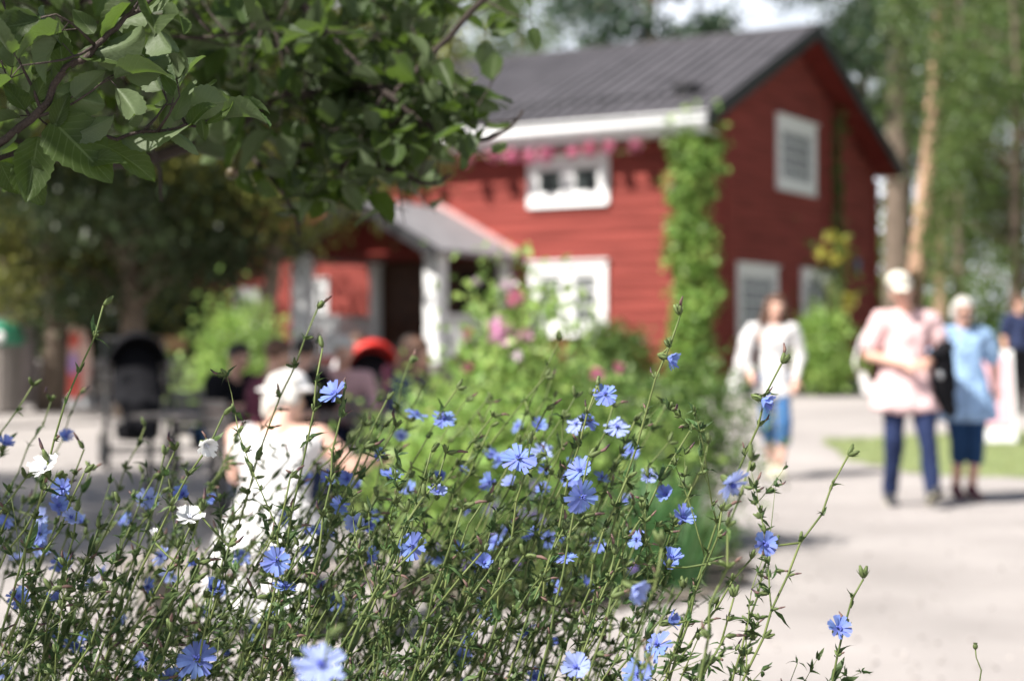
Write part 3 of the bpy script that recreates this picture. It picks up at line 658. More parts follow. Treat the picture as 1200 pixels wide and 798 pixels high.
for i, (x, y, rz, s, lab) in enumerate([(14.5, 27, 1, .95, 'broad oak added right of the view to darken the gable, nearest to the lawn'), (17.5, 34, 2, 1.1, 'broad oak added right of the view to darken the gable, facing it'), (15.5, 19, 3, .8, 'small oak added right of the view to darken the gable, beside the lawn')]): place_tree('oak_tree', lab, oak, (x, y, gz(x, y)), rz, s)  # unseen oaks added to block sky light from the gable
# two bare trunks by the gable
r = thing('pine_tree', 'leaning pine with reddish sunlit bark beside the gable end', 'tree', gl(1070, 41)); mb = MB()
mb.tube([W(1066, 470, 41), W(1073, 330, 41), W(1082, 250, 41), W(1090, 170, 41), W(1098, 60, 41), W(1108, -120, 41), W(1112, -320, 41)], [.27, .23, .22, .20, .17, .13, .04], 10)
for i, (a, b) in enumerate([((1098, 60), (1140, 20)), ((1100, 20), (1060, -30)), ((1104, -60), (1165, -110)), ((1107, -120), (1050, -170)), ((1110, -220), (1160, -260))]): mb.tube([W(*a, 41), W((a[0] + b[0]) / 2, (a[1] + b[1]) / 2 - 8, 41.3), W(*b, 41.6)], [.06, .04, .015], 5)
mb.build('trunk', M['pine_bark'], r); rg = np.random.default_rng(9); P = []
for q in [(1140, 20), (1060, -30), (1165, -110), (1050, -170), (1160, -260), (1110, -320), (1030, 20), (1090, -40), (1170, 50)]: P += [tuple(W(*q, 41.4) + Vector(rg.normal(size=3)) * .75) for _ in range(700)]
V, F = leaf_cloud(P, .2, rg, .35); link('crown', np_mesh('leaning_pine_crown', V, F, M['leaf_pine']), r)
r = thing('spruce_tree', 'dark shaded tree trunk standing right behind the gable corner', 'tree', gl(1052, 46)); mb = MB()
mb.tube([W(1052, 470, 46), W(1052, 330, 46), W(1053, 180, 46), W(1052, 0, 46), W(1052, -200, 46)], [.45, .4, .36, .3, .1], 10); mb.build('trunk', M['bark'], r); P = []
for q in [(1045, 60), (1080, 110), (1020, 30), (1070, -20), (1100, 170), (1030, -60), (1060, -140), (1052, -200)]: P += [tuple(W(*q, 46) + Vector(rg.normal(size=3)) * .85) for _ in range(650)]
V, F = leaf_cloud(P, .22, rg, .4); link('crown', np_mesh('spruce_crown', V, F, M['leaf_dark']), r)
# far hedge of woodland closing the view
rg = np.random.default_rng(99); P = []
for i in range(150):
    x = rg.uniform(-75, 85); y = rg.uniform(88, 112); h = rg.uniform(.8, 2.6) if x > 23 else rg.uniform(2, 9); P.append(rg.normal(size=(170, 3)) * np.array([2.2, 1.8, 1.6]) + np.array([x, y, max(1.4, h)]))
P = np.concatenate(P); P[:, 2] = np.maximum(P[:, 2], .5); V, F = leaf_cloud(P, .8, rg, .7); o = link('woodland', np_mesh('woodland', V, F, M['leaf_shrub'])); o['kind'] = 'stuff'; o['label'] = 'far off mass of woodland closing the view behind everything'
for i, (px, d, h, rx, lab) in enumerate([(1130, 40, 1.3, 1.6, 'dark green shrub beyond the lawn, right of the leaning pine'), (1215, 42, 1.5, 1.8, 'dark green shrub beyond the path at the right edge'), (1180, 46, 1.8, 2.0, 'large shrub farther back behind the parked bicycle')]):
    bush('shrub', lab, gl(px, d), rx, 1.0, h, 2600, .16, M['leaf_shrub'], 80 + i, clumps=30)
for i, (px, d, h, rx, lab) in enumerate([(120, 33, 1.6, 2.2, 'dark shrub under the linden behind the pink sign'), (200, 34, 1.7, 2.0, 'dark shrub under the linden behind the pushchair'), (40, 34, 1.6, 2.2, 'dark shrub at the far left behind the bin')]):
    bush('shrub', lab, gl(px, d), rx, 1.0, h, 3000, .15, M['leaf_dark'], 90 + i, clumps=34)

# ------------------------------------------------------------------ people
def hull(bm, a, ra, b, rb, n=1):
    t = bmesh.new()
    for c, r in ((a, ra), (b, rb)):
        r = r if hasattr(r, '__len__') else (r, r, r)
        bmesh.ops.create_icosphere(t, subdivisions=2, radius=1, matrix=Matrix.Translation(Vector(c)) @ Matrix.Diagonal((r[0], r[1], r[2], 1)))
    res = bmesh.ops.convex_hull(t, input=t.verts)
    bmesh.ops.delete(t, geom=[v for v in t.verts if not v.link_faces], context='VERTS')
    me = bpy.data.meshes.new('t'); t.to_mesh(me); t.free(); bm.from_mesh(me); bpy.data.meshes.remove(me)
def fuse(bm, name, vox, mats, smooth=6, noise_=0):
    me = bpy.data.meshes.new('tmp'); bm.to_mesh(me); bm.free(); o = bpy.data.objects.new('tmp', me); C.objects.link(o)
    m = o.modifiers.new('r', 'REMESH'); m.mode = 'VOXEL'; m.voxel_size = vox; m.adaptivity = 0
    s = o.modifiers.new('s', 'SMOOTH'); s.factor = .5; s.iterations = smooth
    dg = bpy.context.evaluated_depsgraph_get(); out = bpy.data.meshes.new_from_object(o.evaluated_get(dg)); bpy.data.objects.remove(o); bpy.data.meshes.remove(me)
    out.name = name; out.materials.clear()
    for k in mats: out.materials.append(k)
    if noise_:
        for v in out.vertices:
            q = Vector(v.co); v.co = q + v.normal * noise_ * (noise.noise(Vector((q.x * 9, q.y * 9, q.z * 5))) + .5 * noise.noise(q * 23))
    out.polygons.foreach_set("use_smooth", [True] * len(out.polygons)); return out
def hand(bm, wr, d, pn, side, curl=.5, s=1.0):
    """palm, four bent fingers of unequal length and a thumb from the palm's side. d: pointing, pn: palm normal"""
    d = Vector(d).normalized(); pn = Vector(pn); pn = (pn - d * pn.dot(d)).normalized(); x = d.cross(pn) * side
    a = Vector(wr)
    for k in (-1.2, -.4, .4, 1.2): hull(bm, a + x * .010 * k * s, .017 * s, a + d * .085 * s + x * .018 * k * s, .0115 * s)
    for k, L in ((-1.5, .062), (-.5, .076), (.5, .082), (1.5, .072)):
        p = a + d * .088 * s + x * .0165 * k * s; ang = curl * .7
        for j in range(3):
            q = p + (d * math.cos(ang) + pn * math.sin(ang)) * L * s * (.45, .32, .23)[j]; hull(bm, p, .0088 * s, q, .0080 * s); p = q; ang += curl
    p = a + d * .02 * s + x * .028 * s
    q = p + (x * .75 + d * .7 + pn * .25).normalized() * .042 * s; hull(bm, p, .013 * s, q, .0105 * s); hull(bm, q, .0105 * s, q + (d * .9 + x * .2 + pn * .45).normalized() * .032 * s, .009 * s)
def person(label, loc, rz, J, top, topm, botm, hairm, skinm=None, group=None, hair='short', leg='long', sleeve='short', cap=None, shoes=True, glasses=False, vox=.012, flare=1.0, toplow=0, hem=0, bare_shoulder=False):
    """J: joint dict in the figure's own frame, facing -Y"""
    sk = skinm or M['skin']; root = thing('person', label, 'person', loc, rz, group)
    j = {k: Vector(v) for k, v in J.items() if hasattr(v, '__len__')}; bm = bmesh.new(); H = j['head']; up = (H - j['neck']).normalized(); f = Vector(J.get('face', (0, -1, 0))).normalized(); f = (f - up * f.dot(up)).normalized(); x = f.cross(up).normalized()
    S = J.get('scale', 1.0); wd_ = J.get('wide', 1.0)
    # trunk
    pel, ch, nk = j['pelvis'], j['chest'], j['neck']; bel = pel.lerp(ch, .45)
    sl_, sr_ = j['shL'], j['shR']; hl, hr = j['hipL'], j['hipR']
    tors = [(hl, (.105 * wd_,.11 * wd_,.10), hr, (.105 * wd_,.11 * wd_,.10)), (pel, (.15 * wd_, .115 * wd_, .11), bel, (.135 * wd_, .11 * wd_, .1)), (bel, (.135 * wd_, .11 * wd_, .1), ch, (.15, .11, .12)), (ch, (.145, .105, .1), sl_.lerp(ch, .25), .075), (ch, (.145, .105, .1), sr_.lerp(ch, .25), .075), (sl_, .058, sr_, .058), (ch, (.12, .09, .08), nk - up * .02, .06)]
    for a in tors: hull(bm, *a)
    hull(bm, nk - up * .03, .056, H - up * .05, .052)
    # skull, jaw, face
    hull(bm, H + up * .03 - f * .012, (.076, .088, .082), H + up * .0 - f * .012, (.074, .084, .08)); hull(bm, H + f * .01, (.066, .07, .07), H - up * .085 + f * .045, (.034, .03, .024))
    hull(bm, H + up * .022 + f * .088, .009, H - up * .018 + f * .106, .0135); hull(bm, H - up * .045 + f * .083 - x * .016, .009, H - up * .045 + f * .083 + x * .016, .009)
    hull(bm, H + up * .034 + f * .078 - x * .03, .011, H + up * .034 + f * .078 + x * .03, .011)
    for s_ in (-1, 1):
        hull(bm, H + x * s_ * .079 + up * .02 - f * .005, (.008, .016, .026), H + x * s_ * .076 - up * .02, (.008, .013, .016))
    # limbs
    for s_, L in ((1, 'L'), (-1, 'R')):
        sh, el, wr = j['sh' + L], j['el' + L], j['wr' + L]; hull(bm, sh, .056, sh.lerp(el, .45), .050); hull(bm, sh.lerp(el, .45), .050, el, .040); hull(bm, el, .041, el.lerp(wr, .3), .040); hull(bm, el.lerp(wr, .3), .040, wr, .026)
        hd = J.get('hand' + L, tuple(wr - el)); hand(bm, wr, hd, J.get('palm' + L, (0, .6, -.3)), 1 if L == 'L' else -1, J.get('curl', .5))
        hp_, kn, an = j['hip' + L], j['kn' + L], j['an' + L]; hull(bm, hp_, .095 * wd_, hp_.lerp(kn, .5), .075 * wd_); hull(bm, hp_.lerp(kn, .5), .075 * wd_, kn, .056); hull(bm, kn, .056, kn.lerp(an, .35), .056); hull(bm, kn.lerp(an, .35), .056, an, .037)
        td = Vector(J.get('toe' + L, (0, -1, -.25))).normalized(); hull(bm, an - Vector((0, 0, .03)) - td * .03, .036, an + td * .15 - Vector((0, 0, .045)), (.038, .036, .022))
    me = fuse(bm, 'body', vox, [sk, M['lip'], M['dark']], 3)
    lp = H - up * .047 + f * .09
    for p in me.polygons:
        c_ = p.center
        dd = c_ - lp
        if abs(dd.dot(x)) < .026 and abs(dd.dot(up)) < .008 and dd.dot(f) > -.02: p.material_index = 1
        for s_ in (-1, 1):
            e = H + up * .012 + f * .075 + x * .030 * s_; d2 = c_ - e
            if abs(d2.dot(x)) < .014 and abs(d2.dot(up)) < .006 and d2.dot(f) > -.03: p.material_index = 2
    local_body = link('body', me, root, inv=False)
    # top
    bm = bmesh.new(); g = .016 * flare
    def R_(r, e): return tuple(q + e for q in r) if hasattr(r, '__len__') else r + e
    if bare_shoulder: tors_ = tors[:4] + tors[4:5]
    else: tors_ = tors
    for k, (a, ra, b, rb) in enumerate(tors_):
        if k == 6: continue
        hull(bm, a, R_(ra, g), b, R_(rb, g))
    low = pel - Vector((0, 0, toplow)); 
    if toplow: hull(bm, bel, (.165 * wd_, .135 * wd_, .1), low, (.235 * wd_ + .02 * flare, .175 * wd_ + .02 * flare, .05))
    for L in 'LR':
        sh, el, wr = j['sh' + L], j['el' + L], j['wr' + L]
        if sleeve == 'short': hull(bm, sh, .062 + g, sh.lerp(el, .72), .058 + g)
        elif sleeve == 'long': hull(bm, sh, .062 + g, el, .046 + g); hull(bm, el, .046 + g, el.lerp(wr, .93), .030 + g)
        elif sleeve == 'strap': pass
    link(top, fuse(bm, top, vox + .003, [topm], 3, .022), root, inv=False)
    # trousers
    bm = bmesh.new(); hull(bm, hl, (.122 * wd_, .13 * wd_, .11), hr, (.122 * wd_, .13 * wd_, .11)); hull(bm, hl + Vector((0,0,.03)), (.10 * wd_, .115 * wd_, .08), hr + Vector((0,0,.03)), (.10 * wd_, .115 * wd_, .08))
    e = {'long': .97, 'capri': .36, 'shorts': -.15}[leg]
    for L in 'LR':
        hp_, kn, an = j['hip' + L], j['kn' + L], j['an' + L]; hull(bm, hp_, .108 * wd_, hp_.lerp(kn, .5), .088 * wd_); hull(bm, hp_.lerp(kn, .5), .088 * wd_, kn if e > 0 else hp_.lerp(kn, 1 + e), .072)
        if e > 0: hull(bm, kn, .072, kn.lerp(an, e), .062 if e > .5 else .075)
    link('trousers', fuse(bm, 'trousers', vox + .003, [botm], 3, .016), root, inv=False)
    # hair
    bm = bmesh.new(); hc = H + up * .03 - f * .02
    if hair != 'none':
        hull(bm, hc + up * .012, (.088, .098, .088), hc - f * .018, (.084, .088, .075))
        if hair == 'long':
            for s_ in (-1, 1): hull(bm, hc + x * s_ * .065 - f * .01, .045, H - up * .13 + x * s_ * .095 + f * .03, .042); hull(bm, H - up * .13 + x * s_ * .095 + f * .03, .042, H - up * .32 + x * s_ * .10 + f * .085, .03)
            hull(bm, hc - f * .05, .07, nk - up * .12 - f * .07, .06)
        if hair == 'bob': 
            for s_ in (-1, 1): hull(bm, hc + x * s_ * .055 - f * .02, .045, H - up * .06 + x * s_ * .07 - f * .02, .034)
            hull(bm, hc - f * .04, .07, H - up * .07 - f * .05, .05)
        me = fuse(bm, 'hair', .010, [hairm], 3, .012)
        # open the face: push hair off the front
        for v in me.vertices:
            d_ = v.co - H; q = d_.dot(f)
            if q > .035 and d_.dot(up) < .065 and abs(d_.dot(x)) < .066: v.co = v.co - f * (q - .03)
        link('hair', me, root, inv=False)
    if cap:
        bm = bmesh.new(); cc_ = H + up * .078 - f * .012
        hull(bm, cc_, (.099, .109, .045), cc_ + up * .04, (.085, .092, .052)); 
        if cap[0] == 'cap': hull(bm, cc_ + f * .06 - up * .008, (.070, .03, .010), cc_ + f * .135 - up * .012, (.055, .02, .007))
        else: hull(bm, cc_ - up * .02, (.15, .15, .012), cc_ - up * .012, (.11, .11, .02))
        link(cap[0], fuse(bm, cap[0], .008, [cap[1]], 3), root, inv=False)
    if glasses:
        mb = MB(); 
        for s_ in (-1, 1): mb.ball(H + up * .013 + f * .098 + x * .031 * s_, (.028, .010, .021), 0, 12, 8); mb.tube([H + up * .016 + f * .092 + x * s_ * .055, H + up * .016 + x * .082 * s_], .003, 5)
        mb.tube([H + up * .016 + f * .104 - x * .015, H + up * .016 + f * .104 + x * .015], .003, 5); mb.build('sunglasses', M['plastic'], None).parent = root
    if shoes:
        for L in 'LR':
            an = j['an' + L]; td = Vector(J.get('toe' + L, (0, -1, -.25))).normalized(); bm = bmesh.new()
            hull(bm, an - Vector((0, 0, .032)) - td * .035, .044, an + td * .16 - Vector((0, 0, .048)), (.046, .042, .030)); hull(bm, an - Vector((0, 0, .0)), .044, an - Vector((0, 0, .04)) + td * .03, .048)
            o = link('shoe', fuse(bm, 'shoe', .009, [shoes if shoes is not True else M['shoe']], 3), root, inv=False)
            mb = MB(); upv = td.cross(Vector((1, 0, 0))); upv = upv if upv.z > 0 else -upv; b = an - Vector((0, 0, .076)) - td * .075
            prof = [(-.03, 0), (-.036, .07), (-.046, .17), (-.034, .245), (0, .27), (.034, .245), (.046, .17), (.036, .07), (.03, 0), (0, -.02)]
            vs = [b + Vector((1, 0, 0)) * a_ + td * t_ - upv * .0 for a_, t_ in prof]; vs += [v + upv * .022 for v in vs]; k = len(prof)
            mb.add(vs, [tuple(range(k)), tuple(range(2 * k - 1, k - 1, -1))] + [(i, (i + 1) % k, (i + 1) % k + k, i + k) for i in range(k)]); s2 = mb.build('sole', M['sole'], None, False); s2.parent = o
    return root
STAND = dict(pelvis=(0, 0, .97), chest=(0, .01, 1.27), neck=(0, .01, 1.46), head=(0, -.02, 1.60), shL=(.18, .01, 1.40), shR=(-.18, .01, 1.40), elL=(.24, .03, 1.12), elR=(-.24, .03, 1.12), wrL=(.25, -.05, .88), wrR=(-.25, -.05, .88),
    hipL=(.09, 0, .92), hipR=(-.09, 0, .92), knL=(.09, -.02, .50), knR=(-.09, -.02, .50), anL=(.09, .02, .09), anR=(-.09, .02, .09))
def pose(**k): d = dict(STAND); d.update(k); return d
def fit(root, s): root.scale = (s, s, s)
# man: viewer's left side of the figure is -x
man_loc = gpt(1062, 592)
J = pose(head=(-.045, -.05, 1.60), face=(-.1, -1, -.28), elR=(-.29, .0, 1.13), wrR=(-.07, -.22, 1.06), handR=(.9, -.25, -.05), palmR=(0, .6, -.6), elL=(.28, .02, 1.14), wrL=(.11, -.22, 1.08), handL=(-.85, -.3, -.1), palmL=(0, .6, -.6),
    hipL=(.10, 0, .92), knL=(.13, -.13, .52), anL=(.16, -.16, .12), toeL=(.05, -1, .45), hipR=(-.09, 0, .92), knR=(-.095, -.03, .50), anR=(-.10, .12, .095), curl=.55, wide=1.12)
man = person('man in a cream cap, pale pink shirt and dark jeans walking with hands held together', tuple(man_loc), 0, J, 'shirt', M['pink_shirt'], M['denim'], M['hair_grey'], group='visitors walking on the path', cap=('cap', M['cream']), flare=1.1, toplow=.24, vox=.011)
fit(man, 1.045)
# jacket hung over his arm
t = thing('jacket', 'black jacket hanging over the arm of the man in the cream cap', 'jacket', tuple(man_loc)); bm = bmesh.new()
def mw(x, y, z): return Vector((x, y, z)) * 1.045
hull(bm, mw(.16, -.19, 1.13), (.06, .07, .05), mw(.31, -.02, 1.19), (.06, .07, .06)); hull(bm, mw(.20, -.16, 1.10), (.05, .05, .06), mw(.25, -.14, .85), (.095, .055, .08)); hull(bm, mw(.29, -.06, 1.15), (.06, .05, .05), mw(.30, -.06, .90), (.075, .06, .10)); hull(bm, mw(.25, -.13, .85), (.09, .05, .08), mw(.31, -.10, .70), (.05, .04, .05))
local_j = link('fabric', fuse(bm, 'jacket', .012, [M['black_cloth']], 2, .03), t, inv=False)
mb = MB(); mb.ball(mw(.20, -.235, .98), (.022, .01, .03), 0); mb.build('buckle', M['steel'], None).parent = t
t = thing('tote_bag', 'pale tote bag hanging behind the right arm of the man in the cream cap', 'bag', tuple(man_loc)); mb = MB()
mb.tube([mw(-.20, .13, 1.42), mw(-.31, .14, 1.25), mw(-.36, .14, 1.08), mw(-.33, .14, .98)], .014, 6); mb.build('strap', M['white_cloth'], None).parent = t
bm = bmesh.new(); hull(bm, mw(-.30, .15, .98), (.04, .03, .03), mw(-.25, .15, .86), (.06, .04, .05)); link('bag_body', fuse(bm, 'bag', .012, [M['white_cloth']], 2, .015), t, inv=False)
# woman
J = pose(head=(.0, -.04, 1.60), face=(-.05, -1, -.22), elL=(.30, .05, 1.16), wrL=(.33, .12, .93), elR=(-.25, -.02, 1.13), wrR=(-.22, -.16, .93), hipL=(.10, 0, .92), knL=(.09, -.10, .50), anL=(.07, -.03, .10), hipR=(-.09, 0, .92), knR=(-.04, -.05, .50), anR=(-.03, .08, .10), toeL=(.1, -1, -.2), curl=.5, wide=1.22)
wom = person('silver haired woman in sunglasses, light blue tunic and knee length denim', tuple(gpt(1128, 584)), .06, J, 'tunic', M['blue_tunic'], M['capri'], M['hair_grey'], skinm=M['skin'], group='visitors walking on the path', hair='bob', leg='capri', glasses=True, flare=1.5, toplow=.27, shoes=M['maroon'])
fit(wom, .955)
# young woman
J = pose(head=(.03, -.03, 1.60), face=(.1, -1, -.1), elL=(.25, .04, 1.13), wrL=(.20, -.12, .92), elR=(-.27, .02, 1.15), wrR=(-.22, -.17, 1.0), hipL=(.085, 0, .92), knL=(.10, -.13, .52), anL=(.06, -.10, .10), toeL=(0, -1, -.1), hipR=(-.085, 0, .92), knR=(-.05, -.02, .50), anR=(.0, .20, .14), toeR=(0, -.8, -.6), curl=.6, wide=.82)
gir = person('young woman with long brown hair, pale top and rolled blue jeans beside the border', tuple(gpt(906, 560)), -.1, J, 'top', M['white_cloth'], M['denim_blue'], M['hair_brown'], skinm=M['skin_pale'], group='visitors walking on the path', hair='long', leg='capri', sleeve='long', flare=.5, toplow=.2, shoes=M['sole'])
fit(gir, .99)
t = thing('shoulder_bag', 'white bag carried at the side of the young woman in rolled jeans', 'bag', tuple(gpt(906, 560))); mb = MB()
for q in ((-.32, -.04, 1.33),): pass
mb.tube([Vector((-.16, -.08, 1.42)), Vector((-.33, -.12, 1.22)), Vector((-.36, -.12, 1.02))], .012, 6); mb.build('strap', M['white_cloth'], None).parent = t
bm = bmesh.new(); hull(bm, (-.36, -.12, 1.0), (.05, .04, .03), (-.37, -.12, .80), (.08, .05, .05)); link('bag_body', fuse(bm, 'bag', .012, [M['white_cloth']], 2, .02), t, inv=False)
t = thing('cardigan', 'pale cardigan tucked over the arm of the young woman in rolled jeans', 'cardigan', tuple(gpt(906, 560))); bm = bmesh.new()
hull(bm, (-.24, -.06, 1.30), (.07, .06, .08), (-.30, -.1, 1.05), (.08, .06, .08)); link('fabric', fuse(bm, 'cardigan', .012, [M['rose_cloth'] if 0 else M['white_cloth']], 2, .02), t, inv=False)
# passer-by cut off by the right edge
J = pose(curl=.5); pb_ = person('person in dark clothes partly outside the right edge of the view', tuple(gl(1194, 25)), .3, J, 'top', M['navy'], M['black_cloth'], M['hair_brown'], group='visitors walking on the path', vox=.017); fit(pb_, 1.0)
# seated figures
def sit(seat=.46, lean=0, **k):
    z = seat + .10; c = math.sin(lean); q = math.cos(lean)
    def T(x, h, y=0): return (x, y - h * c, z + h * q)
    d = dict(pelvis=T(0, .03), chest=T(0, .33), neck=T(0, .51), head=(0, -.53 * c - .05, z + .53 * q + .12), shL=T(.18, .45), shR=T(-.18, .45), elL=(.24, -.12 - .3 * c, z + .2), elR=(-.24, -.12 - .3 * c, z + .2), wrL=(.12, -.38, z + .22), wrR=(-.12, -.38, z + .22),
        hipL=(.09, 0, z - .02), hipR=(-.09, 0, z - .02), knL=(.12, -.44, z - .0), knR=(-.12, -.44, z), anL=(.12, -.42, .09), anR=(-.12, -.42, .09), curl=.5)
    d.update(k); return d
def chair(label, loc, rz, m, group):
    t = thing('garden_chair', label, 'chair', loc, rz, group)
    mb = MB(); 
    for k in range(5): mb.box((0, -.18 + .09 * k, .445), (.42, .07, .02))
    local('seat', mb, m, t, False)
    mb = MB(); rot = Matrix.Rotation(-.18, 3, 'X')
    for k in range(4): mb.box((0, .235 + .018 * k, .58 + .09 * k), (.42, .018, .07), 0, rot)
    local('backrest', mb, m, t, False)
    for sx in (-1, 1):
        mb = MB(); mb.tube([(sx * .2, -.2, 0), (sx * .2, -.17, .44)], .013, 6); local('leg', mb, M['plastic'], t)
        mb = MB(); mb.tube([(sx * .2, .25, 0), (sx * .2, .2, .44), (sx * .2, .3, .90)], .013, 6); local('leg', mb, M['plastic'], t)
    return t
def seated(label, px, d, rz, J, group='visitors seated at the tables', seatlab=None, **k):
    l = gl(px, d); p = person(label, l, rz, J, **k, group=group)
    if seatlab: chair(seatlab, l, rz, M['wood_grey'], 'garden chairs at the tables')
    return p
J = sit(seat=.30, lean=.28, elR=(-.33, -.12, .70), wrR=(-.36, -.38, .72), elL=(.21, -.20, .66), wrL=(.08, -.44, .68), head=(.0, -.25, .99), neck=(0, -.14, .89), face=(-.4, -.6, -.4), wide=1.0)
seated('person in a white hat and white sleeveless dress seated with bare shoulders turned away', 318, 7.3, math.pi - .12, J, top='dress', topm=M['white_cloth'], botm=M['white_cloth'], hairm=M['hair_grey'], skinm=M['skin_pale'], hair='bob', sleeve='strap', bare_shoulder=True, cap=('hat', M['white_cloth']), flare=1.0, toplow=.06, vox=.011, seatlab=None)
l = gl(318, 7.3); t = thing('bench', 'low wooden bench under the person in the white hat', 'bench', l, -.12)
for sx in (-1, 1): mb = MB(); mb.box((sx * .5, 0, .14), (.06, .32, .28)); local('leg', mb, M['wood_grey'], t, False)
mb = MB(); 
for k in range(3): mb.box((0, -.13 + .13 * k, .30), (1.3, .12, .035))
local('seat', mb, M['wood_grey'], t, False)
# a long white cloth of the dress falling behind the bench
t = thing('blanket', 'white blanket hanging over the bench behind the person in the white hat', 'blanket', l, -.12); mb = MB(); cols, rows = 22, 14; vs = []
for i in range(rows + 1):
    for k in range(cols + 1):
        x_ = -.24 + .46 * k / cols; s_ = i / rows; y_ = .02 - .25 * s_ * 1.0 if s_ < .4 else -.165 - .02 * math.sin(k * 1.1) * (s_ - .4); z_ = .33 + (.03 * (1 - s_)) if s_ < .4 else .33 - (s_ - .4) * .44
        vs.append((x_, y_ - .015 * math.sin(k * .9 + 1) * s_, z_ + .004 * math.sin(k * 2.)))
mb.add(vs, [(i * (cols + 1) + k, i * (cols + 1) + k + 1, (i + 1) * (cols + 1) + k + 1, (i + 1) * (cols + 1) + k) for i in range(rows) for k in range(cols)])
o = local('fabric', mb, M['white_cloth'], t); mo = o.modifiers.new('t', 'SOLIDIFY'); mo.thickness = .012
seated('person with dark hair and dark clothes seated in the middle of the crowded tables', 350, 13.2, 2.7, sit(lean=.1), top='top', topm=M['black_cloth'], botm=M['black_cloth'], hairm=M['hair_dark'], seatlab='grey slatted chair under the dark haired person with the back turned', vox=.017)
seated('older person in a rose coloured top seated facing the camera between dark clothed people', 398, 13.8, .3, sit(lean=.2), top='top', topm=M['rose_cloth'], botm=M['navy'], hairm=M['hair_grey'], seatlab='grey slatted chair under the person in the rose top', vox=.017, sleeve='long')
seated('person in a dark navy top seated at the right of the crowded tables', 462, 12.6, 1.3, sit(lean=.25), top='top', topm=M['navy'], botm=M['black_cloth'], hairm=M['hair_brown'], seatlab='grey slatted chair under the person in the navy top', vox=.017, hair='long')
seated('person in maroon seated behind the others, just left of the porch post', 470, 15.2, .8, sit(lean=.15), top='top', topm=M['maroon'], botm=M['black_cloth'], hairm=M['hair_dark'], seatlab='grey slatted chair under the person in maroon', vox=.017, sleeve='long')
seated('person in a black t-shirt leaning forward over the small table by the pushchair', 252, 13.6, .9, sit(lean=.45), top='t_shirt', topm=M['black_cloth'], botm=M['denim_blue'], hairm=M['hair_dark'], seatlab='grey slatted chair under the person leaning in black', vox=.017)
seated('person in a purple dark top seated low behind the white hat', 296, 12.0, 2.2, sit(lean=.3), top='top', topm=M['maroon'], botm=M['navy'], hairm=M['hair_brown'], seatlab='grey slatted chair left of the white hatted person', vox=.017)
seated('person in a pale top seated in front of the porch steps', 420, 17.5, 0, sit(lean=.1), top='top', topm=M['grey_top'], botm=M['navy'], hairm=M['hair_brown'], seatlab='grey slatted chair in front of the porch steps', vox=.017)
def ctable(label, loc, rz, L, m):
    t = thing('garden_table', label, 'table', loc, rz, 'garden tables on the gravel'); mb = MB()
    for k in range(5): mb.box((0, -.28 + .14 * k, .73), (L, .13, .03))
    local('tabletop', mb, m, t, False)
    for sx in (-1, 1):
        for sy in (-1, 1): mb = MB(); mb.tube([(sx * (L / 2 - .1), sy * .26, 0), (sx * (L / 2 - .12), sy * .22, .72)], .022, 6); local('leg', mb, M['plastic'], t)
    return t
ctable('slatted garden table among the people seated near the porch', gl(400, 13.2), .2, 1.2, M['wood_grey'])
ctable('slatted table of grey wood right of the black pushchair', gl(232, 13.0), -.2, .8, M['wood_grey'])
ctable('slatted garden table beside the person in maroon', gl(452, 14.3), .5, .8, M['wood'])

